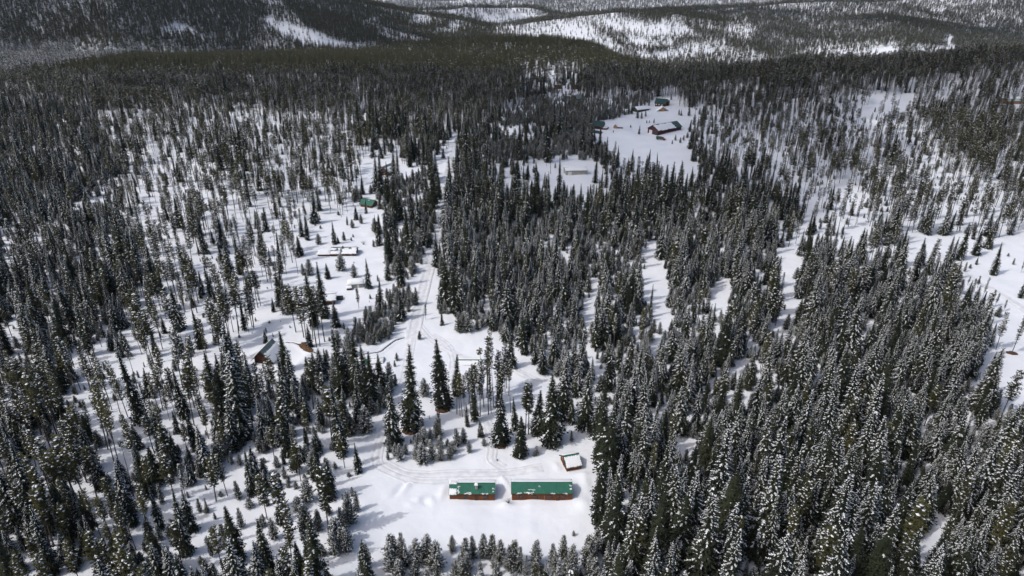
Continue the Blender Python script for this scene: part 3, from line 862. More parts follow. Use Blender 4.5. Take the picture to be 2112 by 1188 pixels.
    ('Y',-6.4,113.3,6.8,0, ''),
    ('Y',-4.6,113.7,6.7,3, ''),
    ('Y',-2.6,112.5,6.7,1, ''),
    ('Y',-0.2,109.8,7.7,3, ''),
    ('Y',1.4,109.4,7.8,1, ''),
    ('Y',5.1,111.7,7.2,0, ''),
    ('Y',8.8,111.0,7.2,1, ''),
    ('Y',11.4,113.3,6.7,1, ''),
    ('Y',13.2,109.4,8.0,0, ''),
    ('Y',16.4,111.3,8.8,3, ''),
    ('Y',17.5,110.2,9.1,3, ''),
    ('Y',14.4,120.3,1.5,1, ''),
    ('Y',-30.2,147.3,5.4,2, ''),
    ('Y',-16.9,147.6,5.4,1, ''),
    ('Y',-24.0,146.1,6.8,2, ''),
    ('Y',-21.3,147.6,6.9,2, ''),
    ('Y',-19.1,147.3,6.3,1, ''),
    ('Y',-25.8,147.6,5.4,0, ''),
    ('S',101.6,547.2,7.7,1, 'small spruce alone on the far clearing before the long barn'),
    ('S',61.2,527.7,23.6,0, 'dark spruce beside the green-roofed cabin on the far clearing'),
    ('S',33.0,540.0,28.4,0, ''),
    ('S',36.1,532.0,28.9,6, ''),
    ('S',42.1,540.0,22.3,5, ''),
    ('Y',114.4,584.9,2.9,1, ''),
    ('Y',116.7,585.3,2.5,1, ''),
    ('Y',120.3,583.9,3.9,1, ''),
    ('Y',118.0,610.7,5.0,1, ''),
    ('Y',110.1,605.7,7.4,1, ''),
    ('Y',113.3,603.6,5.7,1, ''),
    ('Y',98.9,572.2,2.4,1, ''),
    ('Y',146.6,607.8,5.0,1, ''),
    ('Y',121.5,515.8,3.7,1, ''),
    ('Y',127.8,517.2,4.4,1, ''),
    ('Y',125.8,524.6,4.4,1, ''),
    ('Y',131.9,524.2,4.0,1, ''),
    ('Y',82.2,554.9,1.9,1, ''),
    ('S',140.7,520.1,19.1,1, ''),
    ('S',148.0,605.3,5.6,3, ''),
    ('S',24.7,461.9,28.1,0, ''),
    ('S',78.2,438.2,15.2,3, ''),
    ('S',87.4,432.7,16.5,1, ''),
    ('S',93.0,427.2,15.6,1, ''),
    ('S',51.6,411.7,16.6,0, ''),
    ('S',20.3,383.3,13.7,1, ''),
    ('S',3.7,397.1,18.2,0, ''),
    ('S',15.4,416.8,12.4,1, ''),
    ('S',10.5,424.7,9.7,3, ''),
    ('S',28.0,387.8,24.6,1, ''),
    ('S',-6.3,422.0,13.3,6, ''),
    ('S',-79.2,353.3,9.7,3, 'thin spruce standing against the front of the small red cabin'),
    ('S',-82.5,343.2,8.1,1, ''),
    ('S',-80.9,393.9,21.5,2, 'big dark spruce before the shaded red cabin, its twin beside it'),
    ('S',-78.0,396.4,22.3,0, ''),
    ('S',-70.4,409.4,23.6,7, 'snow-laden spruce right of the shaded red cabin'),
    ('S',-73.1,412.0,20.0,2, ''),
    ('S',-99.5,414.7,14.0,5, ''),
    ('S',-64.0,331.8,15.7,1, 'spruce downhill from the small red cabin, at its right'),
    ('S',-66.9,323.2,9.6,1, ''),
    ('S',-45.3,347.2,15.6,6, ''),
    ('S',-53.0,341.3,14.7,1, ''),
    ('S',-59.1,343.2,14.8,1, ''),
    ('S',-33.5,331.8,26.5,4, ''),
    ('S',-33.2,359.5,30.1,1, ''),
    ('S',-35.4,437.6,20.1,0, ''),
    ('S',-30.7,453.0,32.7,0, ''),
    ('S',-124.9,344.2,21.1,5, ''),
    ('S',-114.1,323.2,12.8,1, ''),
    ('S',-103.0,337.5,15.3,6, ''),
    ('S',-103.3,323.2,9.6,5, ''),
    ('Y',-85.2,333.7,4.7,1, ''),
    ('Y',-81.6,330.0,4.6,2, ''),
    ('Y',-78.5,336.5,5.0,1, ''),
    ('Y',-89.0,378.4,8.4,2, ''),
    ('Y',-91.9,381.9,4.4,1, ''),
    ('Y',-83.2,389.0,5.2,0, ''),
    ('S',-87.8,386.6,11.8,3, ''),
    ('S',-56.8,428.7,15.9,1, ''),
    ('S',-48.0,423.0,18.8,4, ''),
    ('S',-133.5,261.0,13.3,4, ''),
    ('S',-121.1,248.0,14.0,5, ''),
    ('S',-122.1,221.1,17.9,2, 'dense spruce on the snow slope at the edge of the left-hand forest'),
    ('S',-121.6,201.8,11.4,5, ''),
    ('S',-126.7,218.8,7.8,3, ''),
    ('L',-103.9,200.6,11.6,5, ''),
    ('L',-105.0,210.2,18.3,1, ''),
    ('L',-100.1,206.0,16.2,1, ''),
    ('L',-98.8,209.4,22.8,1, ''),
    ('L',-99.3,217.8,20.8,0, ''),
    ('S',-97.9,220.2,13.0,5, ''),
    ('L',-96.2,223.0,16.5,5, ''),
    ('S',-125.3,247.4,6.2,3, ''),
    ('S',-125.3,240.2,7.4,3, ''),
    ('S',-118.1,271.2,18.1,5, ''),
    ('Y',-104.4,209.4,3.9,0, ''),
    ('S',-153.6,246.8,15.0,0, ''),
    ('S',-164.0,246.8,19.6,6, ''),
    ('L',-118.4,213.8,6.4,1, ''),
    ('L',-127.4,203.4,11.9,0, ''),
    ('L',-123.8,200.3,10.8,5, ''),
    ('S',-108.1,164.2,25.1,1, 'tall spruce with long boughs alone on the left-hand slope'),
    ('S',-89.0,178.8,15.4,7, 'snow-laden spruce pair below the snow slope, left of the steep-gabled cabin'),
    ('S',-87.8,180.9,10.3,0, ''),
    ('Y',-89.3,190.2,6.9,2, ''),
    ('S',-103.3,152.4,8.2,1, 'small neat spruce on open snow at the lower left'),
    ('S',-103.1,159.3,8.6,1, ''),
    ('L',-114.6,186.5,10.0,1, ''),
    ('L',-101.4,171.6,14.2,1, ''),
    ('L',-95.9,171.6,14.7,1, ''),
    ('L',-96.2,176.8,11.5,3, ''),
    ('L',-117.1,169.1,17.8,0, ''),
    ('L',-105.7,152.4,11.8,2, ''),
    ('L',-95.7,137.6,19.1,2, ''),
    ('S',-89.8,142.7,13.4,4, ''),
    ('S',-90.6,146.7,9.7,1, ''),
    ('S',-87.2,151.9,13.8,0, ''),
    ('S',-94.5,137.6,10.9,4, ''),
    ('S',-91.0,137.6,12.4,0, ''),
    ('S',-82.2,137.6,9.3,4, ''),
    ('S',-117.9,147.7,13.6,4, ''),
    ('S',-111.1,143.7,14.2,2, ''),
    ('L',-129.0,157.9,23.9,2, ''),
    ('L',-124.3,152.9,24.6,0, ''),
    ('L',-124.5,148.7,28.0,0, ''),
    ('L',-122.7,152.4,23.5,2, ''),
    ('L',-111.5,151.9,22.7,0, ''),
    ('L',-107.1,146.7,24.1,2, ''),
    ('L',-103.9,143.7,24.6,0, ''),
    ('S',-76.4,151.9,18.1,2, ''),
    ('S',-81.6,154.0,12.3,1, ''),
    ('L',-88.9,150.3,10.2,1, ''),
    ('Y',-99.1,188.7,3.0,4, ''),
    ('S',-94.9,148.7,16.0,5, ''),
]
TRACK_POINTS = {'road': [(-43.5, 553.4), (-42.5, 503.7), (-42.0, 442.6), (-39.5, 379.3), (-38.0, 330.3), (-37.1, 291.2), (-36.7, 259.3), (-36.6, 236.8), (-36.1, 224.8), (-35.8, 213.8)], 'west': [(-36.0, 215.6), (-35.7, 206.9), (-35.1, 194.1), (-34.7, 182.5), (-34.9, 171.9), (-36.5, 161.1), (-37.0, 152.3), (-36.2, 146.2), (-32.8, 142.9), (-25.9, 139.5), (-20.8, 138.7), (-16.5, 139.3)], 'east': [(-35.2, 225.6), (-31.0, 217.4), (-25.9, 210.3), (-19.4, 203.6), (-12.5, 198.8), (-4.2, 196.6), (2.2, 191.7), (8.4, 185.3)], 'loop': [(-29.2, 217.4), (-24.3, 212.0), (-21.2, 205.2), (-19.7, 197.2), (-19.6, 185.3), (-19.2, 177.1)], 'yard': [(-34.6, 146.2), (-28.8, 142.3), (-22.4, 141.3), (-13.5, 141.7), (-2.0, 142.3), (8.2, 144.2)], 'yard_spur': [(-8.0, 167.0), (-6.4, 160.0), (-5.5, 151.3), (-5.8, 148.2), (-4.7, 146.2), (-2.1, 144.2)], 'right_road': [(198.6, 297.1), (198.1, 282.6), (196.6, 264.2), (198.6, 254.5), (199.0, 236.8), (198.6, 213.8)]}


# ------------------------------------------------------------------ the forest
def inside(poly, x, y):
    p = np.asarray(poly, float)
    r = np.zeros(x.shape, bool)
    x0, y0 = p[-1]
    for x1, y1 in p:
        c = ((y1 > y) != (y0 > y)) & (x < (x0 - x1) * (y - y1) / ((y0 - y1) if y0 != y1 else 1e-9) + x1)
        r ^= c
        x0, y0 = x1, y1
    return r

RNG = np.random.default_rng(7)

def project(x, y, z):
    """Place in the picture as fractions of its width and height, and metres of depth."""
    th = R(25.0)
    dz = z - 120.0
    dep = y * math.cos(th) - dz * math.sin(th)
    up = y * math.sin(th) + dz * math.cos(th)
    return 0.5 + (24.0 / 36.0) * x / dep, 0.5 - (24.0 / 36.0) * (16.0 / 9.0) * up / dep, dep

DEFAULT = {'S': 1.6, 'L': 0.8, 'Y': 0.6}
CELL = 2.0
NEAR_Y = 860.0

def stand_field(x, y):
    """Trees per 100 m2 of each kind at every point, and the number of the stand."""
    d = {k: np.full(x.shape, DEFAULT[k]) for k in 'SLY'}
    st = np.full(x.shape, -1, int)
    # wandering stand borders
    wx = x + 5.0 * fbm(x, y, 14.0, 2, 71); wy = y + 7.0 * fbm(x, y, 14.0, 2, 72)
    for i, (name, mix, poly) in enumerate(STANDS):
        m = inside(poly, wx, wy)
        for k in 'SLY':
            d[k][m] = mix.get(k, 0.0)
        st[m] = i
    return d, st

def near_trees():
    gx, gy = np.meshgrid(np.arange(-660, 660, CELL), np.arange(64, NEAR_Y, CELL))
    gx = gx.ravel(); gy = gy.ravel()
    keep = np.abs(gx) < 60 + 0.80 * gy + 25
    gx = gx[keep]; gy = gy[keep]
    x = gx + RNG.random(gx.shape) * CELL
    y = gy + RNG.random(gx.shape) * CELL
    d, st = stand_field(x, y)
    # spruces and pines gather in clumps, young growth fills the gaps between
    n = fbm(x, y, 24.0, 3, 81)
    for k, a in (('S', 1.7), ('L', 1.2), ('Y', -1.5)):
        d[k] = d[k] * np.clip(1.0 + a * n, 0.2, 2.4)
    tot = d['S'] + d['L'] + d['Y']
    hit = RNG.random(x.shape) < tot * CELL * CELL / 100.0
    x, y, st, tot = x[hit], y[hit], st[hit], tot[hit]
    dS, dL = d['S'][hit], d['L'][hit]
    r = RNG.random(x.shape) * tot
    kind = np.where(r < dS, 'S', np.where(r < dS + dL, 'L', 'Y'))
    return x, y, kind, st

def pick_height(kind, stand, rnd):
    a = rnd.random(); b = rnd.random()
    if kind == 'S':
        return 5.5 + 10.5 * a + 10.5 * b ** 3 * (1.0 if a > 0.3 else 0.4)
    if kind == 'L':
        return 10.5 + 10.0 * a ** 0.8
    h = 1.6 + 5.2 * a * b + 1.4 * b
    if stand in ('saplings', 'left_open', 'left_open_low'):
        h = 0.8 + 3.4 * a * b
    if stand == 'saplings':
        h = 0.6 + 1.6 * a * b
    if stand.startswith('young') or stand == 'bushes_low':
        h = 2.6 + 4.2 * a + 2.0 * b * b
    return h

ALL = []       # kind, x, y, z, height, variant, rotation, label, stand
rnd = random.Random(11)
taken = []
for (kind, tx, ty, th_, var, lab) in TREES:
    if var < 0:
        var = rnd.randrange(len(KINDS[kind]))
    ALL.append([kind, tx, ty, 0.0, th_, var % len(KINDS[kind]), rnd.random() * 6.283, lab, ''])
    taken.append((tx, ty))
taken = np.array(taken)
for t, z in zip(ALL, height_at(taken[:, 0], taken[:, 1])):
    t[3] = float(z)
nx, ny, nk, ns = near_trees()
nz = height_at(nx, ny)
nvig = 1.0 + 0.45 * fbm(nx, ny, 38.0, 3, 84)     # patches of taller and shorter trees
# keep clear of the single trees, of each other and of the buildings
# buildings: x, y, radius
KEEP_OUT = np.array([(7.5, 135, 9.5), (-9.5, 135, 8), (15.9, 146, 4.5), (-81, 200, 7), (-79.5, 244.5, 11), (-65.3, 259, 6), (-78, 295.6, 9), (-88, 295, 6), (-80, 366, 7.5), (-80.6, 433, 6), (41, 434, 10), (41, 424, 9),
                     (123.6, 555.6, 16), (71.5, 572, 8), (69, 554, 6), (86, 572, 6), (139, 647, 9), (136, 629, 7), (117, 634, 9), (67, 706, 6), (67, 697, 5), (51, 783, 7), (70, 779, 7), (51, 770, 8), (66, 765, 8), (446, 618, 12), (444, 600, 13), (440, 582, 10), (455, 620, 10), (-46.6, 199, 4.5), (-14, 198, 6), (115, 528, 7)])
cellmap = {}
for i in range(len(nx)):
    k = nk[i]
    x, y = nx[i], ny[i]
    dmin = 2.6 if k != 'Y' else 1.5
    if np.min((taken[:, 0] - x) ** 2 + (taken[:, 1] - y) ** 2) < dmin * dmin:
        continue
    if len(KEEP_OUT) and np.any((KEEP_OUT[:, 0] - x) ** 2 + (KEEP_OUT[:, 1] - y) ** 2 < KEEP_OUT[:, 2] ** 2):
        continue
    key = (int(x // 3), int(y // 3))
    ok = True
    for a in (-1, 0, 1):
        for b in (-1, 0, 1):
            for (qx, qy, qk) in cellmap.get((key[0] + a, key[1] + b), ()):
                dd = 1.9 if (k == 'S' and qk == 'S') else (1.5 if (k != 'Y' and qk != 'Y') else 1.0)
                if (qx - x) ** 2 + (qy - y) ** 2 < dd * dd:
                    ok = False
    if not ok:
        continue
    cellmap.setdefault(key, []).append((x, y, k))
    stand = STANDS[ns[i]][0] if ns[i] >= 0 else 'forest'
    h = pick_height(k, stand, rnd) * float(nvig[i])
    kind = k
    if k == 'L' and rnd.random() < 0.006:
        kind = 'D'
    if k == 'S':
        snowy = stand in ('right', 'left_dense', 'left_low', 'slope_dense', 'forest')
        var = rnd.choice((1, 2, 3, 4, 7, 4, 6, 0, 5, 8, 9, 10, 10, 11, 2, 7, 10, 4, 10, 7, 4)) if snowy else rnd.choice((0, 1, 3, 5, 6, 1, 6, 8, 9, 11))
        if stand == 'left_dense':
            var = rnd.choice((2, 4, 7, 10, 1, 10, 7, 4, 3, 0, 8))
        elif y > 330:
            var = rnd.choice((0, 1, 3, 5, 6, 8, 11))
    elif k == 'L':
        var = rnd.choice((0, 1, 2, 3, 4, 5, 0, 1)) if y < 330 else rnd.choice((0, 2, 6, 7, 6, 7, 1))
        if rnd.random() < 0.04:
            var = 8
    else:
        var = rnd.randrange(6)
    ALL.append([kind, x, y, nz[i], h, var % len(KINDS[kind]), rnd.random() * 6.283, '', stand])

# the ones that show largest in the picture become things of their own
def shown_size(t):
    u, v, dep = project(t[1], t[2], t[3] + 0.55 * t[4])
    if not (-0.005 < u < 1.005 and -0.01 < v < 1.01):
        return 0.0
    return t[4] / dep * (1.0 if t[4] > 2 else 0.5)
LIMIT = {'S': 290, 'L': 230, 'Y': 230, 'D': 6}
NAMES = {'S': 'spruce_tree', 'L': 'lodgepole_pine', 'Y': 'young_pine', 'D': 'dying_pine'}
GROUPS = {'S': 'spruces of the snowy forest', 'L': 'tall bare-stemmed lodgepole pines', 'Y': 'young frosted pines', 'D': 'rust-brown dying pines'}
ONES = 'zero one two three four five six seven eight nine ten eleven twelve thirteen fourteen fifteen sixteen seventeen eighteen nineteen'.split()
TENS = '. . twenty thirty forty fifty sixty seventy eighty ninety'.split()
def say(n):
    n = max(0, min(99, n))
    return ONES[n] if n < 20 else TENS[n // 10] + ('-' + ONES[n % 10] if n % 10 else '')

def look(kind, h, snow):
    s = 'snow-laden' if snow >= 0.7 else 'snow-dusted' if snow >= 0.4 else 'dark'
    size = {'S': (12, 18), 'L': (14, 18), 'Y': (4, 6), 'D': (14, 18)}[kind]
    z = 'small' if h < size[0] else 'tall' if h > size[1] else 'mid-sized'
    if kind == 'S': return f'{z} {s} spruce'
    if kind == 'L': return f'{z} bare-stemmed {s} pine'
    if kind == 'D': return 'rust-brown dying pine'
    return f'{z} bushy {s} young pine'

chosen = []
for k in 'SLYD':
    c = sorted((t for t in ALL if t[0] == k), key=lambda t: -(shown_size(t) + (10 if t[7] else 0)))
    chosen += [t for t in c if shown_size(t) > 0][:LIMIT[k]]
is_single = set(id(t) for t in chosen)
PART_MESHES = {k: [shape_meshes(NAMES[k], s, m) for (s, h0, m, sn) in KINDS[k]] for k in KINDS}
said = set()
for t in chosen:
    kind, x, y, z, h, var, rot, lab, stand = t
    s, h0, mats, snow = KINDS[kind][var]
    sc = h / h0
    wide = (sc ** 0.8 if kind != 'S' else sc ** 0.7) * (0.76 + 0.58 * ((x * 7.31 + y * 3.17) % 1.0))
    o = empty(NAMES[kind], (x, y, z), rot, (wide, wide, sc))
    o.rotation_euler = (0.05 * math.sin(x * 12.9 + y), 0.05 * math.sin(y * 7.7 - x), rot)
    if not lab:
        u, v, _ = project(x, y, z + h)
        base = look(kind, h, snow)
        if v < 0.02:
            u, v, _ = project(x, y, z)
            where = f', foot {say(round(u * 100))} percent across and {say(round(v * 100))} percent down the photo'
        else:
            where = f', tip {say(round(u * 100))} percent across and {say(round(v * 100))} percent down the photo'
        lab = base + where
        if lab in said:
            u, v, _ = project(x, y, z)
            lab = base + f', foot {say(round(u * 100))} percent across and {say(round(v * 100))} percent down the photo'
        if lab in said:
            u, v, _ = project(x, y, z + 0.5 * h)
            lab = base + f', middle {say(round(u * 100))} percent across and {say(round(v * 100))} percent down the photo'
        said.add(lab)
    tag(o, lab, 'pine tree' if kind != 'S' else 'spruce', GROUPS[kind])
    tm, cm, sm = PART_MESHES[kind][var]
    mesh_obj('trunk', tm, o)
    cr = mesh_obj('crown', cm, o)
    if sm:
        tag(mesh_obj('snow', sm, cr), kind='stuff')

# all other trees: three bodies of forest that nobody could count
def scatter(name, label, shapes, pts):
    """pts: rows x, y, z, index of the shape, rotation, width scale, height scale."""
    pts = np.asarray(pts, float)
    lib = bpy.data.collections.new(name + '_shapes')
    for i, (me) in enumerate(shapes):
        lib.objects.link(bpy.data.objects.new('%s_shape_%02d' % (name, i), me))
    me = bpy.data.meshes.new(name)
    me.vertices.add(len(pts))
    me.vertices.foreach_set('co', pts[:, :3].ravel())
    a = me.attributes.new('shape', 'INT', 'POINT'); a.data.foreach_set('value', pts[:, 3].astype(np.int32))
    a = me.attributes.new('turn', 'FLOAT_VECTOR', 'POINT')
    tv = RNG.normal(0, 0.028, (len(pts), 3)); tv[:, 2] = pts[:, 4]
    a.data.foreach_set('vector', tv.ravel())
    a = me.attributes.new('size', 'FLOAT_VECTOR', 'POINT')
    a.data.foreach_set('vector', np.stack([pts[:, 5], pts[:, 5], pts[:, 6]], -1).ravel())
    o = mesh_obj(name, me)
    tag(o, label, 'forest', kind='stuff')
    ng = bpy.data.node_groups.new(name, 'GeometryNodeTree')
    ng.interface.new_socket('Geometry', in_out='INPUT', socket_type='NodeSocketGeometry')
    ng.interface.new_socket('Geometry', in_out='OUTPUT', socket_type='NodeSocketGeometry')
    n, l = ng.nodes, ng.links
    gi = n.new('NodeGroupInput'); go = n.new('NodeGroupOutput')
    ci = n.new('GeometryNodeCollectionInfo')
    ci.inputs['Collection'].default_value = lib
    ci.inputs['Separate Children'].default_value = True
    ci.inputs['Reset Children'].default_value = True
    ip = n.new('GeometryNodeInstanceOnPoints')
    ip.inputs['Pick Instance'].default_value = True
    def att(nm, ty):
        q = n.new('GeometryNodeInputNamedAttribute'); q.data_type = ty
        q.inputs['Name'].default_value = nm
        return q.outputs['Attribute']
    l.new(gi.outputs[0], ip.inputs['Points'])
    l.new(ci.outputs[0], ip.inputs['Instance'])
    l.new(att('shape', 'INT'), ip.inputs['Instance Index'])
    l.new(att('turn', 'FLOAT_VECTOR'), ip.inputs['Rotation'])
    l.new(att('size', 'FLOAT_VECTOR'), ip.inputs['Scale'])
    l.new(ip.outputs[0], go.inputs[0])
    mod = o.modifiers.new('trees', 'NODES')
    mod.node_group = ng
    return o

rest = {'S': [], 'L': [], 'Y': []}
for t in ALL:
    if id(t) in is_single:
        continue
    kind, x, y, z, h, var, rot, lab, stand = t
    k = 'L' if kind == 'D' else kind
    h0 = KINDS[k][0][1]
    sc = h / h0
    rest[k].append((x, y, z, var % len(KINDS[k]), rot, sc ** (0.8 if k != 'S' else 0.7) * (0.76 + 0.58 * ((x * 7.31 + y * 3.17) % 1.0)), sc))
JOINED = {k: [joined_mesh(NAMES[k] + '_whole', s, m) for (s, h0, m, sn) in KINDS[k]] for k in 'SLY'}
scatter('spruce_forest', 'mass of snow-dusted spruces filling the stands', JOINED['S'], rest['S'])
scatter('pine_forest', 'mass of slender lodgepole pines on the slopes', JOINED['L'], rest['L'])
scatter('young_growth', 'frosted thickets of young pines', JOINED['Y'], rest['Y'])
print('near trees', len(ALL), 'single', len(chosen), {k: len(v) for k, v in rest.items()})

# ------------------------------------------------------------------ far forest
FAR = []
for i, (rad, base, snow) in enumerate([(1.9, 0.35, 0.0), (2.0, 0.30, 0.06), (1.8, 0.40, 0.18), (2.1, 0.22, 0.34), (1.9, 0.20, 0.6), (1.9, 0.15, 0.85)]):
    FAR.append(joined_mesh('far_tree', far_shape(500 + i, 17.0, rad, base, snow), PIN if i < 3 else SPR))

def far_field(x, y, z):
    """Trees per 100 m2 and how snowy they are, on the far land."""
    big = fbm(x, y, 380.0, 4, 91)
    d = np.clip(2.5 + 1.5 * big, 0.9, 4.0)
    s = 0.34 + 0.35 * fbm(x, y, 300.0, 3, 95)
    flat = (1 - smooth((y + 260.0 * fbm(x, y, 240.0, 3, 89) - 1230) / 220.0)) * (1 - smooth((x - 60 - 0.1 * (y - 900)) / 120.0))
    d = d * (1 - flat) + flat * np.clip(3.2 + 2.2 * fbm(x, y, 160.0, 4, 90), 0.7, 5.0)
    s = s * (1 - flat) + flat * (0.19 + 0.45 * fbm(x, y, 110.0, 4, 96))
    back = smooth((y - 3900) / 500.0)
    d = d * (1 - back) + 2.2 * back; s = s * (1 - back) + 0.62 * back
    hill = np.exp(-((y - 1480) / 200.0) ** 2 - ((x + 40) / 420.0) ** 2)
    d = d + 1.5 * hill; s = s - 0.25 * hill
    # woods are thin where the slope faces the sun, thick where it turns away
    e = 12.0
    gx = (large_height(x + e, y) - large_height(x - e, y)) / (2 * e)
    gy = (large_height(x, y + e) - large_height(x, y - e)) / (2 * e)
    face = gx * 0.906 + gy * 0.42
    asp = np.clip(1.0 - 5.0 * face, 0.42, 1.8)
    w = smooth((y - 1350) / 300.0) * (1 - 0.65 * smooth((x - 500) / 500.0))
    d = np.clip(d * (1 + (asp - 1) * w), 0.15, 5.0)
    wx = x + 16.0 * fbm(x, y, 60.0, 3, 97) * (y / 1500.0); wy = y + 60.0 * fbm(x, y, 80.0, 3, 98) * (y / 1500.0)
    for (name, dens, snow, poly) in FAR_STANDS:
        m = inside(poly, wx, wy)
        vary = np.clip(1.0 + 1.5 * fbm(x, y, 45.0 * max(1.0, poly[0][1] / 1500.0), 3, 99), 0.1, 2.5)
        d[m] = (dens * vary[m] if dens < 2 else dens) * (1 + 0.8 * (asp[m] - 1) * w[m])
        s[m] = snow
    return d, s

def far_trees():
    rows = []
    y0 = NEAR_Y
    while y0 < 6500:
        step = 40.0 if y0 < 2000 else 100.0
        thin = 1.0 if y0 < 1600 else max(0.30, 1.0 - (y0 - 1600) / 2800.0)
        half = 0.80 * y0 + 120
        n = int(2 * half * step * 0.05 * thin)
        x = RNG.uniform(-half, half, n)
        y = RNG.uniform(y0, y0 + step, n)
        z = height_at(x, y)
        d, s = far_field(x, y, z)
        keep = RNG.random(n) < d / 5.0
        x, y, z, s = x[keep], y[keep], z[keep], s[keep]
        sz = RNG.uniform(0.5, 1.25, len(x)) / (thin ** 0.3)
        idx = np.clip(np.floor((s + RNG.uniform(-0.16, 0.16, len(x))) * 6), 0, 5)
        frost = s > 0.93
        sz[frost] *= 0.6
        rows.append(np.stack([x, y, z, idx, RNG.uniform(0, 6.28, len(x)), sz * 1.1, sz], -1))
        y0 += step
    return np.concatenate(rows)
far_pts = far_trees()
print('far trees', len(far_pts))
scatter('far_forest', 'distant conifer woods on the hills', FAR, far_pts)

# ------------------------------------------------------------------ buildings
def plain(name, c0, c1, scale=2.0, rough=0.8, stretch=None, spec=0.2):
    m = new_mat(name, c0, rough, spec)
    noise_colour(m, c0, c1, scale, 5.0, 0.3, 0.7, stretch)
    return m
M['log'] = plain('log_wall', (0.105, 0.040, 0.019), (0.205, 0.085, 0.040), 1.2, 0.75, (0.5, 0.5, 5.0))
M['red_log'] = plain('red_log_wall', (0.080, 0.028, 0.016), (0.150, 0.056, 0.030), 1.2, 0.8, (0.5, 0.5, 5.0))
M['dark_log'] = plain('dark_log_wall', (0.055, 0.022, 0.014), (0.11, 0.042, 0.024), 1.2, 0.8, (0.5, 0.5, 5.0))
M['tan_log'] = plain('tan_log_wall', (0.30, 0.17, 0.09), (0.42, 0.26, 0.15), 1.2, 0.8, (0.5, 0.5, 5.0))
M['maroon'] = plain('maroon_siding', (0.060, 0.022, 0.028), (0.085, 0.034, 0.040), 1.0, 0.7)
M['grey_board'] = plain('grey_board', (0.30, 0.30, 0.27), (0.40, 0.40, 0.37), 1.5, 0.8, (3, 3, 0.4))
M['dark_board'] = plain('dark_board', (0.040, 0.036, 0.033), (0.075, 0.066, 0.058), 1.5, 0.85, (3, 3, 0.4))
M['green_metal'] = plain('green_metal_roof', (0.020, 0.115, 0.076), (0.030, 0.145, 0.096), 0.7, 0.42, spec=0.4)
M['teal_metal'] = plain('teal_metal_roof', (0.010, 0.048, 0.045), (0.016, 0.064, 0.058), 0.7, 0.45, spec=0.4)
M['grey_metal'] = plain('grey_metal_roof', (0.10, 0.14, 0.145), (0.15, 0.19, 0.195), 0.7, 0.5, spec=0.4)
M['pale_metal'] = plain('pale_green_roof', (0.36, 0.46, 0.41), (0.44, 0.53, 0.48), 0.7, 0.5)
M['glass'] = new_mat('window_glass', (0.03, 0.035, 0.045), 0.12, 0.6)
M['white_paint'] = plain('white_paint', (0.62, 0.62, 0.62), (0.74, 0.74, 0.73), 2.0, 0.6)
M['trim'] = plain('brown_trim', (0.075, 0.040, 0.024), (0.11, 0.060, 0.036), 2.0, 0.8)
M['pipe'] = new_mat('metal_pipe', (0.35, 0.35, 0.36), 0.4, 0.5, 0.6)
M['litter'] = plain('needle_litter', (0.055, 0.026, 0.016), (0.135, 0.070, 0.042), 2.5, 0.95)
M['earth'] = plain('bare_earth', (0.070, 0.040, 0.022), (0.150, 0.092, 0.050), 1.2, 0.95)

def box_mesh(name, x0, x1, y0, y1, z0, z1, mat, bevel=0.0):
    bm = bmesh.new()
    bmesh.ops.create_cube(bm, size=1.0)
    for v in bm.verts:
        v.co = (x0 if v.co.x < 0 else x1, y0 if v.co.y < 0 else y1, z0 if v.co.z < 0 else z1)
    if bevel:
        bmesh.ops.bevel(bm, geom=bm.edges[:], offset=bevel, segments=2, affect='EDGES')
    me = bpy.data.meshes.new(name)
    bm.to_mesh(me); bm.free()
    me.materials.append(mat)
    return me

def box(name, parent, x0, x1, y0, y1, z0, z1, mat, bevel=0.0):
    return mesh_obj(name, box_mesh(name, x0, x1, y0, y1, z0, z1, mat, bevel), parent)

def log_walls(name, parent, x0, x1, y0, y1, z0, z1, mat, course=0.26, bulge=0.055):
    """Four walls in one closed skin, bulging out at every course of logs."""
    zs, ofs = [], []
    n = max(1, int(round((z1 - z0) / course)))
    for i in range(n):
        for q, o in ((0.0, 0.0), (0.22, 0.8), (0.5, 1.0), (0.78, 0.8)):
            zs.append(z0 + (z1 - z0) * (i + q) / n); ofs.append(o * bulge)
    zs.append(z1); ofs.append(0.0)
    v, f = [], []
    for z, o in zip(zs, ofs):
        v += [(x0 - o, y0 - o, z), (x1 + o, y0 - o, z), (x1 + o, y1 + o, z), (x0 - o, y1 + o, z)]
    for i in range(len(zs) - 1):
        for k in range(4):
            f.append((i * 4 + k, i * 4 + (k + 1) % 4, i * 4 + 4 + (k + 1) % 4, i * 4 + 4 + k))
    return mesh_obj(name, make_mesh(name, v, f, [mat]), parent)

def gable(name, parent, x, y0, y1, z0, z1, thick, mat):
    """Triangular gable end standing on the wall."""
    ym = (y0 + y1) / 2
    v = [(x - thick / 2, y0, z0), (x - thick / 2, y1, z0), (x - thick / 2, ym, z1), (x + thick / 2, y0, z0), (x + thick / 2, y1, z0), (x + thick / 2, ym, z1)]
    f = [(0, 2, 1), (3, 4, 5), (0, 3, 5, 2), (1, 2, 5, 4), (0, 1, 4, 3)]
    return mesh_obj(name, make_mesh(name, v, f, [mat]), parent)

class Slope:
    """One roof plane: a runs along the ridge, b from 0 at the ridge to 1 at the eave."""
    def __init__(self, a0, a1, yr, zr, ye, ze):
        self.a0, self.a1 = a0, a1
        self.r = Vector((0, yr, zr)); self.e = Vector((0, ye, ze))
        d = (self.e - self.r)
        self.len = d.length
        n = Vector((1, 0, 0)).cross(d).normalized()
        self.n = n if n.z > 0 else -n
    def at(self, a, b, lift=0.0):
        p = self.r + (self.e - self.r) * b + self.n * lift
        return (a, p.y, p.z)

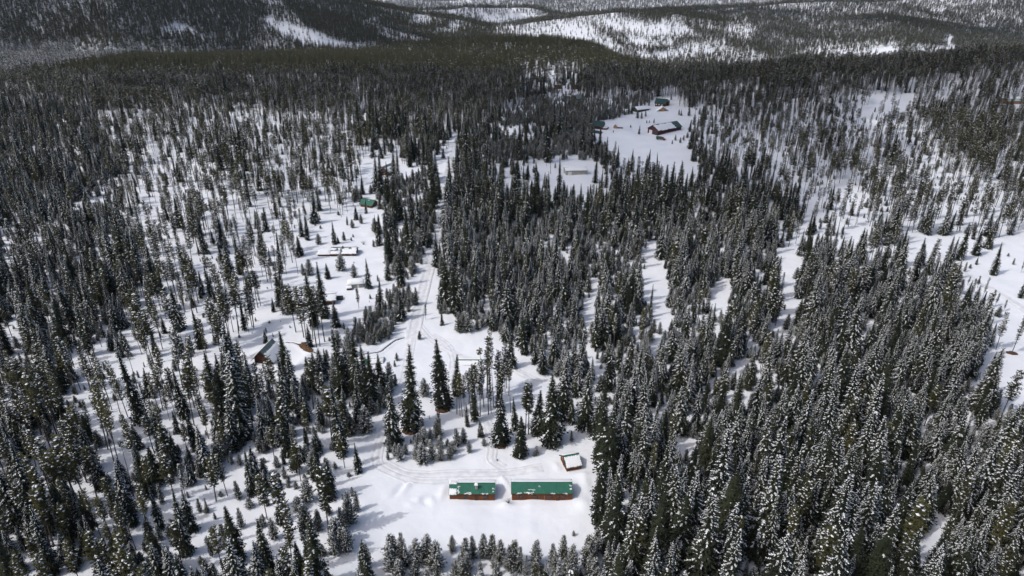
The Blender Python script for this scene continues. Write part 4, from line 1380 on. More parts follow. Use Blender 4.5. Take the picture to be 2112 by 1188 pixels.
def roof_panel(parent, s, mat, rib=0.045, pitch=0.45, thick=0.10):
    """Standing-seam sheet with its underside, one skin."""
    prof = []
    n = max(2, int((s.a1 - s.a0) / pitch))
    for i in range(n):
        a = s.a0 + (s.a1 - s.a0) * i / n
        w = (s.a1 - s.a0) / n
        prof += [(a, rib), (a + 0.05, rib), (a + 0.09, 0.0), (a + w - 0.04, 0.0)]
    prof.append((s.a1, rib))
    v, f = [], []
    m = len(prof)
    for b in (0.0, 1.0):
        v += [s.at(a, b, l) for a, l in prof]
    for b in (0.0, 1.0):
        v += [s.at(a, b, -thick) for a, l in prof]
    for i in range(m - 1):
        f.append((i, i + 1, m + i + 1, m + i))
        f.append((2 * m + i, 3 * m + i, 3 * m + i + 1, 2 * m + i + 1))
        f.append((i, 2 * m + i, 2 * m + i + 1, i + 1))
        f.append((m + i, m + i + 1, 3 * m + i + 1, 3 * m + i))
    f.append((0, m, 3 * m, 2 * m)); f.append((m - 1, 3 * m - 1, 4 * m - 1, 2 * m - 1))
    return mesh_obj('roof', make_mesh('roof', v, f, [mat]), parent)

def snow_sheet(parent, s, a0, a1, b0, b1, thick, seed=0, ragged=0.25, na=26, nb=9, lift=0.05, name='snow'):
    """A bank of snow on a roof plane, thick in the middle, with a wandering edge."""
    rng = random.Random(seed)
    v, f = [], []
    ea = [rng.uniform(-1, 1) for _ in range(nb + 1)]; eb = [rng.uniform(-1, 1) for _ in range(na + 1)]
    ec = [rng.uniform(-1, 1) for _ in range(na + 1)]; ed = [rng.uniform(-1, 1) for _ in range(nb + 1)]
    da, db = (a1 - a0), (b1 - b0)
    rg = ragged
    for i in range(na + 1):
        for j in range(nb + 1):
            p, q = i / na, j / nb
            a = a0 + da * p + rg * (ea[j] * (1 - p) ** 3 + ed[j] * p ** 3)
            b = b0 + db * q + rg / s.len * (0.8 * eb[i] * q ** 3 + 0.8 * ec[i] * (1 - q) ** 3)
            edge = min(1.0, 5.0 * min(p, 1 - p)) ** 0.5 * min(1.0, 4.0 * min(q, 1 - q)) ** 0.5
            h = lift + thick * edge * (0.85 + 0.3 * rng.random())
            v.append(s.at(a, min(b, 1.06), h if edge > 0 else 0.012))
    for i in range(na):
        for j in range(nb):
            k = i * (nb + 1) + j
            f.append((k, k + 1, k + nb + 2, k + nb + 1))
    return mesh_obj(name, make_mesh(name, v, f, [M['roof_snow']], smooth_shade=True), parent)

def window(parent, x, y, z, w, h, face, glass=None):
    """face: 'front' looks along -y, 'left' along -x, 'right' along +x."""
    o = empty('window', (x, y, z)); o.parent = parent
    if face == 'front':
        fr = box('frame', o, -w / 2 - 0.08, w / 2 + 0.08, -0.10, 0.02, -h / 2 - 0.08, h / 2 + 0.08, M['trim'])
        box('pane', o, -w / 2, w / 2, -0.125, -0.102, -h / 2, h / 2, glass or M['glass'])
    else:
        sg = -1 if face == 'left' else 1
        box('frame', o, min(0.02 * -sg, 0.10 * sg), max(0.02 * -sg, 0.10 * sg), -w / 2 - 0.08, w / 2 + 0.08, -h / 2 - 0.08, h / 2 + 0.08, M['trim'])
        box('pane', o, min(0.102 * sg, 0.125 * sg), max(0.102 * sg, 0.125 * sg), -w / 2, w / 2, -h / 2, h / 2, glass or M['glass'])
    return o

def house(name, label, x, y, rot, L, W, wall, rise, over=0.4, og=0.35, wall_mat='log', roof_mat='green_metal', gable_mat=None, group=None, z=None, category='cabin', fascia=True):
    root = empty(name, (x, y, zat(x, y) - 0.10 if z is None else z), rot)
    tag(root, label, category, group)
    log_walls('wall', root, -L / 2, L / 2, -W / 2, W / 2, -1.2, wall, M[wall_mat])
    pitch = rise / (W / 2)
    gm = M[gable_mat or wall_mat]
    gable('gable', root, -L / 2 + 0.06, -W / 2, W / 2, wall + 0.002, wall + rise - 0.02, 0.14, gm)
    gable('gable', root, L / 2 - 0.06, -W / 2, W / 2, wall + 0.002, wall + rise - 0.02, 0.14, gm)
    zr = wall + rise + 0.14
    ze = wall - pitch * over + 0.14
    front = Slope(-L / 2 - og, L / 2 + og, 0.0, zr, -W / 2 - over, ze)
    back = Slope(-L / 2 - og, L / 2 + og, 0.0, zr, W / 2 + over, ze)
    rf = roof_panel(root, front, M[roof_mat])
    rb = roof_panel(root, back, M[roof_mat])
    box('ridge_cap', root, -L / 2 - og, L / 2 + og, -0.11, 0.11, zr + 0.002, zr + 0.062, M[roof_mat])
    if fascia:
        box('fascia', root, -L / 2 - og + 0.02, L / 2 + og - 0.02, -W / 2 - over - 0.045, -W / 2 - over - 0.003, ze - 0.22, ze - 0.02, M['trim'])
    return root, rf, rb, front, back

# the two long cabins in the yard and their shed
root, rf, rb, fr, bk = house('log_cabin', 'longer green-roofed brown log cabin in the snowy yard', 7.45, 134.6, 0.0, 14.9, 5.0, 2.1, 1.15, 0.2, 0.25, z=zat(7.45, 132.0) - 0.02)
snow_sheet(rb, bk, fr.a0 - 0.1, fr.a1 + 0.1, 0.02, 1.0, 0.14, 1)
for i, (a0, a1, b0, b1) in enumerate([(-6.3, -5.3, 0.96, 1.02), (-3.4, -2.4, 0.95, 1.02), (2.4, 3.3, 0.96, 1.02), (5.3, 6.2, 0.96, 1.02), (-4.4, -2.2, 0.89, 0.93), (6.9, 7.5, 0.28, 0.34), (7.0, 7.5, 0.55, 0.62), (-0.8, -0.5, 0.32, 0.36), (-3.4, -1.7, 0.65, 0.68)]):
    snow_sheet(rf, fr, a0, a1, b0, b1, 0.02, 20 + i, 0.30, 14, 5, 0.03)
for wx in (-5.2, -1.6, 2.1, 5.3):
    window(root, wx, -2.51, 1.1, 0.8, 0.7, 'front')
box('door', root, 3.55, 4.35, -2.63, -2.56, -0.6, 1.55, M['trim'])
box('downpipe', root, 0.62, 0.68, -2.72, -2.66, -0.8, 1.55, M['pipe'])

root, rf, rb, fr, bk = house('log_cabin', 'shorter green-roofed log cabin with a chimney and a low annex', -8.9, 134.5, 0.0, 9.0, 4.9, 2.05, 1.1, 0.2, 0.25, z=zat(-8.9, 132.0) - 0.02)
snow_sheet(rb, bk, fr.a0 - 0.1, fr.a1 + 0.1, 0.02, 1.0, 0.14, 2)
for i, (a0, a1, b0, b1) in enumerate([(-4.6, -4.25, 0.30, 0.45), (-4.6, -4.3, 0.6, 0.95), (-2.8, -1.3, 0.95, 1.02), (1.3, 1.9, 0.96, 1.02), (2.5, 3.0, 0.96, 1.02), (4.1, 4.5, 0.48, 0.56), (4.1, 4.5, 0.74, 0.80), (-2.4, -1.5, 0.86, 0.90)]):
    snow_sheet(rf, fr, a0, a1, b0, b1, 0.02, 40 + i, 0.30, 14, 5, 0.03)
ch = box('chimney', root, -0.28, 0.32, -1.55, -1.05, 1.8, 3.9, M['grey_board'])
sn = snow_sheet(ch, Slope(-0.4, 0.4, -0.95, 3.92, -1.65, 3.90), -0.42, 0.46, -0.1, 1.1, 0.34, 77, 0.05, 8, 8)
for wx in (-2.6, 2.4):
    window(root, wx, -2.46, 1.05, 0.8, 0.7, 'front')
box('door', root, -0.4, 0.45, -2.58, -2.51, -0.6, 1.5, M['trim'])
# its annex
log_walls('wall', root, -6.6, -4.56, -2.35, 2.2, -1.2, 1.7, M['log'])
afr = Slope(-6.85, -4.80, 0.0, 2.90, -2.6, 1.74); abk = Slope(-6.85, -4.80, 0.0, 2.90, 2.5, 1.78)
ar = roof_panel(root, afr, M['green_metal']); ab = roof_panel(root, abk, M['green_metal'])
gable('gable', root, -6.5, -2.3, 2.15, 1.702, 2.72, 0.14, M['log'])
snow_sheet(ar, afr, -6.8, -5.0, 0.40, 0.98, 0.02, 61, 0.15, 26, 9, 0.028)
snow_sheet(ab, abk, -6.9, -4.85, 0.02, 1.0, 0.2, 62)

root, rf, rb, fr, bk = house('wooden_shed', 'small gabled wooden shed with a snow-white roof above the long cabin', 15.7, 145.6, 0.27, 3.9, 5.0, 1.5, 1.6, 0.4, 0.28, 'log', 'green_metal', 'tan_log', category='shed')
snow_sheet(rf, fr, -2.15, 2.15, 0.12, 0.99, 0.06, 71, 0.12, 26, 9, 0.02)
snow_sheet(rb, bk, -2.15, 2.15, 0.1, 1.03, 0.22, 72, 0.1)
for sg in (-1, 1):
    sy, ey, ez, tz = sg * 2.92, sg * 0.04, 1.30, 3.20
    v = [(-2.36, sy, ez), (-2.25, sy, ez), (-2.25, ey, tz), (-2.36, ey, tz), (-2.36, sy, ez - 0.2), (-2.25, sy, ez - 0.2), (-2.25, ey, tz - 0.2), (-2.36, ey, tz - 0.2)]
    f = [(0, 1, 2, 3), (4, 7, 6, 5), (0, 4, 5, 1), (2, 6, 7, 3), (0, 3, 7, 4), (1, 5, 6, 2)]
    mesh_obj('bargeboard', make_mesh('bargeboard', v, f, [M['dark_board']]), root)
box('door', root, -2.08, -2.02, -0.5, 0.5, -0.6, 1.45, M['trim'])

# steep-gabled log cabin by the creek: its gable looks at the camera
root = empty('log_cabin', (-82.9, 200.8, zat(-82.9, 200.8) - 0.1), -0.16, 0.84)
tag(root, 'steep-gabled reddish log cabin with a snowy porch deck beside the creek', 'cabin')
log_walls('wall', root, -3.7, 3.7, -4.2, 4.2, -1.5, 2.4, M['red_log'])
v = []
for yy in (-4.27, -4.13):
    v += [(-3.7, yy, 2.402), (3.7, yy, 2.402), (0, yy, 6.3)]
mesh_obj('gable', make_mesh('gable', v, [(0, 1, 2), (3, 5, 4), (0, 3, 4, 1), (1, 4, 5, 2), (2, 5, 3, 0)], [M['red_log']]), root)
class SlopeY(Slope):
    """Roof plane of a house whose ridge runs along y."""
    def __init__(self, a0, a1, xr, zr, xe, ze):
        self.a0, self.a1 = a0, a1
        self.r = Vector((xr, 0, zr)); self.e = Vector((xe, 0, ze))
        d = self.e - self.r
        self.len = d.length
        n = Vector((0, 1, 0)).cross(d).normalized()
        self.n = n if n.z > 0 else -n
    def at(self, a, b, lift=0.0):
        p = self.r + (self.e - self.r) * b + self.n * lift
        return (p.x, a, p.z)
for sg in (-1, 1):
    s = SlopeY(-5.6, 4.8, 0.0, 6.55, sg * 4.7, 1.45)
    r_ = roof_panel(root, s, M['grey_metal'])
    snow_sheet(r_, s, -5.2, 4.8, 0.12 if sg < 0 else 0.3, 1.05, 0.26, 81 + sg, 0.3)
    box('rafter', root, sg * 3.55 - 0.08, sg * 3.55 + 0.08, -5.5, -4.3, 2.35, 2.5, M['trim'])
wd = window(root, -1.0, -4.22, 1.25, 1.1, 0.95, 'front')
window(root, 0.25, -4.29, 3.35, 0.7, 0.55, 'front')
box('door', root, 1.35, 2.25, -4.32, -4.23, -0.1, 1.95, M['white_paint'])
dk = box('porch_deck', root, -4.3, 4.3, -7.4, -4.35, -0.35, 0.0, M['dark_board'])
for px_ in (-4.1, -1.4, 1.4, 4.1):
    box('post', root, px_ - 0.09, px_ + 0.09, -7.3, -7.12, -1.8, -0.36, M['dark_board'])
snow_sheet(dk, Slope(-4.35, 4.35, -4.5, 0.0, -7.5, 0.0), -4.3, 4.3, 0.0, 1.0, 0.45, 85, 0.06)
box('railing', root, -4.3, 4.3, -7.48, -7.42, -0.95, -0.36, M['dark_board'])

# half-buried dark-walled cabin behind the massive spruce
root, rf, rb, fr, bk = house('low_cabin', 'half-buried dark-walled cabin with a snow-loaded roof behind the massive spruce', -79.0, 244.0, 0.16, 17.0, 7.5, 1.75, 1.15, 0.5, 0.6, 'dark_log', 'grey_metal', 'dark_board')
snow_sheet(rf, fr, fr.a0, fr.a1, 0.05, 0.9, 0.45, 91, 0.3)
snow_sheet(rb, bk, bk.a0, bk.a1, 0.02, 1.02, 0.6, 92, 0.3)
box('retaining_wall', root, -12.2, -8.6, -2.6, -2.3, -1.0, 1.9, M['dark_board'])
for s_, xs in ((-1, -4.2), (1, -4.2)):
    v = [(xs, -4.9, 2.35), (xs + s_ * 2.2, -4.9, 1.0), (xs + s_ * 2.2, -4.6, 0.82), (xs, -4.6, 2.17), (xs, -3.2, 2.35), (xs + s_ * 2.2, -3.2, 1.0)]
    mesh_obj('dormer', make_mesh('dormer', v, [(0, 1, 5, 4), (0, 3, 2, 1)], [M['dark_board']]), root)
box('side_wing', root, 8.9, 11.4, -0.2, 2.4, -1.0, 0.75, M['dark_board'])
window(root, 2.0, -3.77, 0.75, 0.9, 0.6, 'front')

# snow-capped shed
root, rf, rb, fr, bk = house('grey_shed', 'small grey shed under a thick rounded snow cap', -65.3, 259.2, 0.20, 6.4, 3.8, 1.75, 0.7, 0.3, 0.25, 'grey_board', 'grey_metal', category='shed')
snow_sheet(rf, fr, fr.a0, fr.a1, -0.02, 1.04, 0.7, 101, 0.06)
snow_sheet(rb, bk, bk.a0, bk.a1, -0.02, 1.04, 0.75, 102, 0.06)
log_walls('porch', root, -3.6, -1.6, -3.6, -1.95, -1.0, 0.85, M['dark_board'])
pr = roof_panel(root, Slope(-3.75, -1.45, -1.97, 1.25, -3.8, 0.92), M['grey_metal'])
snow_sheet(pr, Slope(-3.75, -1.45, -1.97, 1.25, -3.8, 0.92), -3.75, -1.45, 0.0, 1.02, 0.4, 103, 0.05)
box('door', root, 0.6, 1.4, -2.06, -1.96, -0.4, 1.5, M['white_paint'])

# long cabin with patchy snow
root, rf, rb, fr, bk = house('long_cabin', 'long low dark cabin with patchy snow on its grey metal roof', -78.0, 295.6, 0.03, 11.2, 6.6, 1.5, 1.7, 0.5, 0.4, 'dark_log', 'grey_metal')
for i, (a0, a1, b0, b1) in enumerate([(-5.9, -3.4, 0.14, 0.42), (-5.9, -1.6, 0.55, 1.0), (-0.7, 5.9, 0.32, 1.0), (-0.7, 2.2, 0.10, 0.45), (3.6, 5.9, 0.08, 0.4), (-2.6, -1.5, 0.12, 0.5)]):
    snow_sheet(rf, fr, a0, a1, b0, b1, 0.13, 110 + i, 0.35)
snow_sheet(rb, bk, bk.a0, bk.a1, 0.05, 1.0, 0.4, 119)
log_walls('wall', root, -12.0, -5.72, -2.6, 2.2, -1.0, 0.75, M['dark_log'])
ws = Slope(-12.4, -6.05, 0.2, 1.75, -3.1, 0.95); wb = Slope(-12.4, -6.05, 0.2, 1.75, 2.8, 0.95)
w1 = roof_panel(root, ws, M['grey_metal']); w2 = roof_panel(root, wb, M['grey_metal'])
snow_sheet(w1, ws, -12.4, -6.05, -0.02, 1.03, 0.5, 120, 0.15); snow_sheet(w2, wb, -12.4, -6.05, -0.02, 1.03, 0.5, 121, 0.15)
box('chimney', root, -0.75, -0.15, -1.2, -0.6, 2.2, 4.1, M['trim'])
for wx in (-3.4, 1.0, 3.6):
    window(root, wx, -3.31, 0.75, 0.8, 0.6, 'front')

# small red cabin with a bright green roof
root, rf, rb, fr, bk = house('red_cabin', 'small red-brown cabin with a clean bright green roof among the pines', -80.0, 366.0, -0.42, 8.4, 7.0, 2.1, 2.5, 0.5, 0.9, 'log', 'green_metal')
snow_sheet(rb, bk, bk.a0, bk.a1, 0.05, 1.0, 0.3, 131)
snow_sheet(rf, fr, 0.4, 1.0, 0.10, 0.2, 0.08, 132, 0.1, 10, 5)
window(root, 4.22, -1.2, 1.1, 0.9, 0.9, 'right'); window(root, 4.22, 1.2, 1.1, 0.9, 0.9, 'right'); window(root, 4.22, 0.0, 3.1, 0.8, 0.8, 'right')
window(root, 1.8, -3.51, 1.1, 0.9, 0.9, 'front')
dk = box('porch_deck', root, 4.35, 7.0, -3.9, 3.6, -0.4, 0.1, M['trim'])
snow_sheet(dk, Slope(4.35, 7.0, 3.6, 0.1, -3.9, 0.1), 4.35, 7.0, 0.0, 1.0, 0.4, 133, 0.05)
for py_ in (-3.6, 3.4):
    box('post', root, 4.95, 5.12, py_ - 0.08, py_ + 0.08, 0.1, 2.0, M['trim'])
root.scale = (0.86, 0.86, 0.86)

# shaded red cabin behind the spruces
root, rf, rb, fr, bk = house('shaded_cabin', 'dark red cabin with a blue-grey roof glimpsed between two snowy spruces', -80.6, 433.0, 1.15, 9.0, 7.0, 2.6, 3.2, 0.5, 0.6, 'dark_log', 'grey_metal')
snow_sheet(rf, fr, fr.a0, fr.a1, 0.3, 1.0, 0.25, 141); snow_sheet(rb, bk, bk.a0, bk.a1, 0.2, 1.0, 0.3, 142)
window(root, -4.51, 0.0, 1.2, 0.9, 0.9, 'left')

# grey-sided shed in the middle opening
root, rf, rb, fr, bk = house('flat_shed', 'large shed with pale grey board siding and a snow-covered roof', 41.2, 434.2, 0.10, 14.0, 8.0, 3.0, 0.9, 0.3, 0.3, 'grey_board', 'grey_metal', category='shed')
snow_sheet(rf, fr, fr.a0, fr.a1, 0.02, 1.02, 0.5, 151, 0.1); snow_sheet(rb, bk, bk.a0, bk.a1, 0.02, 1.02, 0.5, 152, 0.1)
box('door', root, -5.6, -3.2, -4.12, -4.06, -0.4, 2.4, M['white_paint'])

# the far clearing
root, rf, rb, fr, bk = house('long_barn', 'long maroon barn, roof half snow and half bare green, on the far clearing', 123.6, 555.6, 0.62, 27.0, 11.0, 3.6, 3.2, 0.7, 0.6, 'maroon', 'teal_metal', category='barn')
snow_sheet(rf, fr, fr.a0, 6.6, 0.04, 1.0, 0.25, 161, 0.8); snow_sheet(rb, bk, bk.a0, bk.a1, 0.05, 1.0, 0.3, 162)
box('doorway', root, -13.62, -13.56, -4.6, 0.2, -0.6, 2.7, M['dark_board'])
box('door', root, -13.66, -13.58, 0.6, 3.8, -0.6, 2.6, M['white_paint'])
root, rf, rb, fr, bk = house('green_cabin', 'green-roofed cabin beside a dark spruce on the far clearing', 71.5, 572.0, -0.35, 9.5, 8.0, 2.6, 3.0, 0.6, 0.6, 'dark_log', 'teal_metal')
snow_sheet(rb, bk, bk.a0, bk.a1, 0.05, 1.0, 0.3, 171)
dk = box('porch_deck', root, 4.9, 8.6, -4.6, 2.4, -0.5, 1.2, M['dark_log'])
snow_sheet(dk, Slope(4.9, 8.6, 2.4, 1.2, -4.6, 1.2), 4.9, 8.6, 0, 1, 0.5, 172, 0.05)
window(root, 4.76, 0, 1.4, 1.0, 0.9, 'right'); window(root, 1.0, -4.01, 1.4, 1.0, 0.9, 'front')
root, rf, rb, fr, bk = house('low_shed', 'low green roof poking from the snow below the green-roofed cabin', 69.0, 554.5, -0.62, 7.0, 4.2, 0.5, 1.2, 0.4, 0.4, 'dark_log', 'teal_metal', category='shed')
snow_sheet(rb, bk, bk.a0, bk.a1, 0.1, 1.0, 0.3, 173)
root, rf, rb, fr, bk = house('tiny_hut', 'tiny brown hut trailing a low wall, alone on the far clearing', 86.0, 572.0, 1.35, 3.2, 2.6, 1.9, 1.2, 0.3, 0.3, 'tan_log', 'grey_metal', category='hut')
snow_sheet(rf, fr, fr.a0, fr.a1, 0, 1, 0.3, 175, 0.05); snow_sheet(rb, bk, bk.a0, bk.a1, 0, 1, 0.3, 176, 0.05)
box('side_wing', root, -1.0, 1.0, -6.4, -1.5, -0.8, 0.7, M['dark_log'])
root, rf, rb, fr, bk = house('teal_house', 'brown house with a steep teal roof at the top of the far clearing', 139.0, 648.5, -0.45, 9.5, 8.4, 3.0, 3.2, 0.7, 0.7, 'dark_log', 'teal_metal', category='house')
snow_sheet(rb, bk, bk.a0, bk.a1, 0.05, 1.0, 0.3, 181)
for wx in (-3.6, -1.0, 1.8):
    window(root, wx, -4.21, 1.5, 1.1, 1.0, 'front', M['white_paint'])
dr = roof_panel(root, Slope(2.6, 7.2, 4.0, 6.0, -0.6, 4.2), M['grey_metal'])
snow_sheet(dr, Slope(2.6, 7.2, 4.0, 6.0, -0.6, 4.2), 2.6, 7.2, 0, 0.35, 0.3, 182, 0.1)
log_walls('side_wing', root, 4.85, 6.8, -0.2, 3.8, -1.2, 4.0, M['dark_log'])
root, rf, rb, fr, bk = house('tan_hut', 'small hut with a tan gable end and low snowy eaves before the teal-roofed house', 136.0, 629.0, 1.571, 6.5, 4.6, 2.0, 1.6, 3.2, 0.5, 'tan_log', 'grey_metal', category='hut')
snow_sheet(rf, fr, fr.a0, fr.a1, 0, 1.0, 0.45, 185, 0.15); snow_sheet(rb, bk, bk.a0, bk.a1, 0, 1.0, 0.45, 186, 0.15)
root, rf, rb, fr, bk = house('snowed_shelter', 'open dark shelter with a wide snow-covered roof near the teal-roofed house', 117.5, 634.0, 0.5, 13.0, 8.0, 2.0, 2.0, 0.8, 0.8, 'dark_board', 'grey_metal', category='shelter')
snow_sheet(rf, fr, fr.a0, fr.a1, 0, 0.95, 0.5, 188, 0.3); snow_sheet(rb, bk, bk.a0, bk.a1, 0, 1.0, 0.5, 189, 0.3)
root, rf, rb, fr, bk = house('teal_cabin', 'cabin with a blue-grey roof almost lost in the young pines', 67.4, 706.0, 0.55, 9.5, 8.0, 2.4, 3.0, 0.6, 0.5, 'dark_log', 'grey_metal')
root, rf, rb, fr, bk = house('brown_cabin', 'reddish cabin at the edge of the small sunlit opening, farther from the dark woods', 51.2, 783.0, 0.2, 7.0, 6.0, 2.0, 2.2, 0.5, 0.5, 'dark_log', 'trim')
root, rf, rb, fr, bk = house('brown_cabin', 'reddish cabin at the small sunlit opening, against the dark woods', 70.1, 779.0, 0.5, 7.0, 6.0, 2.0, 2.2, 0.5, 0.5, 'dark_log', 'trim')
root, rf, rb, fr, bk = house('pale_roofed_house', 'house with a pale green roof and heavy snow at the right edge', 446.0, 620.0, 0.1, 17.0, 9.0, 2.2, 2.6, 0.6, 0.6, 'tan_log', 'pale_metal', category='house')
snow_sheet(rf, fr, fr.a0, fr.a1, 0, 0.5, 0.6, 191, 0.3); snow_sheet(rb, bk, bk.a0, bk.a1, 0, 1.0, 0.6, 192, 0.3)

# roofs almost buried beside the track
root, rf, rb, fr, bk = house('buried_shed', 'green shed roof almost buried in snow behind the trackside thicket', -46.6, 199.0, 0.10, 6.2, 3.6, 0.25, 0.75, 0.3, 0.2, 'dark_log', 'green_metal', category='shed')
snow_sheet(rf, fr, -1.6, 3.2, 0.0, 1.0, 0.3, 201, 0.2); snow_sheet(rb, bk, bk.a0, bk.a1, 0, 1, 0.35, 202, 0.1)
root, rf, rb, fr, bk = house('buried_shed', 'thin green ridge of a snowed-under shed behind the tall-stemmed pine clump', -14.0, 198.4, 0.0, 9.4, 4.0, 0.1, 0.7, 0.3, 0.2, 'dark_log', 'green_metal', category='shed')
snow_sheet(rf, fr, fr.a0, fr.a1, 0.14, 1.02, 0.30, 203, 0.12); snow_sheet(rb, bk, bk.a0, bk.a1, 0.1, 1, 0.3, 204, 0.1)

# red truck with a green load bed
def cyl_mesh(name, r, w, mat, n=14):
    v, f = [], []
    for x in (-w / 2, w / 2):
        for k in range(n):
            a = 6.28319 * k / n
            v.append((r * math.cos(a), x, r * math.sin(a)))
    f = [tuple(range(n - 1, -1, -1)), tuple(range(n, 2 * n))] + [(k, (k + 1) % n, n + (k + 1) % n, n + k) for k in range(n)]
    return make_mesh(name, v, f, [mat])
M['red_paint'] = new_mat('red_paint', (0.16, 0.022, 0.022), 0.4, 0.5)
M['green_paint'] = new_mat('green_paint', (0.03, 0.085, 0.045), 0.5, 0.4)
M['rubber'] = new_mat('rubber', (0.02, 0.02, 0.02), 0.9, 0.1)
t = empty('truck', (115.4, 528.2, zat(115.4, 528.2)), -0.5)
tag(t, 'old red truck with a green box bed parked in snow before the long barn', 'truck')
box('chassis', t, -3.6, 3.4, -0.5, 0.5, 0.55, 0.85, M['rubber'])
box('cargo_bed', t, -3.7, 0.6, -1.2, 1.2, 0.87, 2.5, M['green_paint'], 0.06)
cb = box('cab', t, 0.75, 2.2, -1.1, 1.1, 0.87, 2.55, M['red_paint'], 0.12)
box('windshield', cb, 2.19, 2.23, -0.9, 0.9, 1.7, 2.35, M['glass'])
box('hood', t, 2.24, 3.7, -0.95, 0.95, 0.87, 1.6, M['red_paint'], 0.12)
snow_sheet(t, Slope(2.3, 3.6, 0.9, 1.6, -0.9, 1.6), 2.3, 3.6, 0, 1, 0.15, 221, 0.03, 8, 6)
snow_sheet(cb, Slope(0.8, 2.15, 1.0, 2.55, -1.0, 2.55), 0.8, 2.15, 0, 1, 0.2, 222, 0.03, 8, 6)
for hy in (-0.65, 0.65):
    box('headlight', t, 3.69, 3.75, hy - 0.15, hy + 0.15, 1.1, 1.4, M['white_paint'], 0.02)
wm = cyl_mesh('wheel', 0.48, 0.3, M['rubber'])
for wx in (-2.6, 2.7):
    for wy in (-1.0, 1.0):
        w = mesh_obj('wheel', wm, t); w.location = (wx, wy, 0.48)

# ------------------------------------------------------------------ tracks, creek, bare ground
def ribbon(name, pts, profile, mat, label, kind='structure', step=1.2, wander=0.0, seed=0, category=None):
    """A strip along a path. profile: (offset across, height above the snow)."""
    rng = random.Random(seed)
    P_ = [Vector((p[0], p[1], 0)) for p in pts]
    # resample with a smooth curve
    out = []
    for i in range(len(P_) - 1):
        p0 = P_[max(0, i - 1)]; p1 = P_[i]; p2 = P_[i + 1]; p3 = P_[min(len(P_) - 1, i + 2)]
        n = max(2, int((p2 - p1).length / step))
        for k in range(n):
            t = k / n
            out.append(0.5 * ((2 * p1) + (-p0 + p2) * t + (2 * p0 - 5 * p1 + 4 * p2 - p3) * t * t + (-p0 + 3 * p1 - 3 * p2 + p3) * t ** 3))
    out.append(P_[-1])
    v, f = [], []
    m = len(profile)
    for i, p in enumerate(out):
        d = (out[min(i + 1, len(out) - 1)] - out[max(i - 1, 0)]).normalized()
        nrm = Vector((-d.y, d.x, 0))
        w = wander * (rng.random() - 0.5)
        end = min(1.0, i / 3.0, (len(out) - 1 - i) / 3.0)
        sc = 1.0 + wander * (rng.random() - 0.5)
        for o, h in profile:
            q = p + nrm * (o * sc + w)
            v.append((q.x, q.y, h * (0.2 + 0.8 * end)))
    va = np.array(v)
    va[:, 2] += height_at(va[:, 0], va[:, 1])
    v = va
    for i in range(len(out) - 1):
        for k in range(m - 1):
            a = i * m + k
            f.append((a, a + 1, a + m + 1, a + m))
    me = make_mesh(name, v, f, [mat], smooth_shade=True)
    o = mesh_obj(name, me)
    tag(o, label, category, kind=kind)
    return o
def track_profile(w):
    pr = [(-w - 0.9, -0.03), (-w - 0.45, 0.17), (-w - 0.1, 0.05), (-w + 0.22, 0.03), (-w + 0.5, 0.17), (0, 0.11), (w - 0.5, 0.17), (w - 0.22, 0.03), (w + 0.1, 0.05), (w + 0.45, 0.17), (w + 0.9, -0.03)]
    return pr
TRACKS = TRACK_POINTS
ribbon('road', TRACKS['road'], [(-2.9, -0.05), (-2.3, 0.38), (-1.6, 0.10), (-1.1, 0.03), (-0.7, 0.12), (0, 0.11), (0.7, 0.12), (1.1, 0.03), (1.6, 0.10), (2.3, 0.38), (2.9, -0.05)], M['packed'], 'straight packed-snow road running up the valley')
ribbon('track', TRACKS['west'], track_profile(0.9), M['packed'], 'packed track winding from the junction down to the cabin yard')
ribbon('track', TRACKS['east'], track_profile(0.9), M['packed'], 'packed track curving off the junction towards the pine clump')
ribbon('track', TRACKS['loop'], track_profile(0.8), M['packed'], 'track looping past the lone dark spruce')
ribbon('track', TRACKS['yard'], track_profile(1.0), M['packed'], 'track crossing the yard behind the long cabins')
ribbon('track', TRACKS['yard_spur'], track_profile(0.8), M['packed'], 'short spur of tracks above the cabins')
ribbon('track', TRACKS['right_road'], track_profile(1.3), M['packed'], 'packed road crossing the right-hand clearing')

M['water'] = new_mat('creek_water', (0.012, 0.012, 0.012), 0.15, 0.5)
CREEK = [(-80.5, 211.9), (-76.2, 210.6), (-72.0, 206.0), (-69.0, 203.2), (-63.7, 201.6), (-58.9, 201.0), (-55.7, 201.6), (-52.6, 202.4), (-48.6, 203.3), (-45.5, 204.9), (-43.8, 208.5), (-41.7, 212.7), (-38.5, 215.5)]
ribbon('creek', CREEK, [(-0.34, 0.03), (-0.2, 0.05), (0.2, 0.05), (0.34, 0.03)], M['water'], 'narrow open creek winding dark through the snow', wander=0.5, seed=3, step=0.5)
for sg, lab in ((-1, 'snow lip along the near bank of the creek'), (1, 'snow lip along the far bank of the creek')):
    ribbon('creek_bank', CREEK, [(sg * 0.27, 0.02), (sg * 0.30, 0.3), (sg * 0.7, 0.34), (sg * 1.5, 0.18), (sg * 2.2, -0.05)] if sg > 0 else [(-2.2, -0.05), (-1.3, 0.16), (-0.7, 0.24), (-0.34, 0.18), (-0.30, 0.02)], M['snow'], lab, wander=0.35, seed=3, step=0.5)

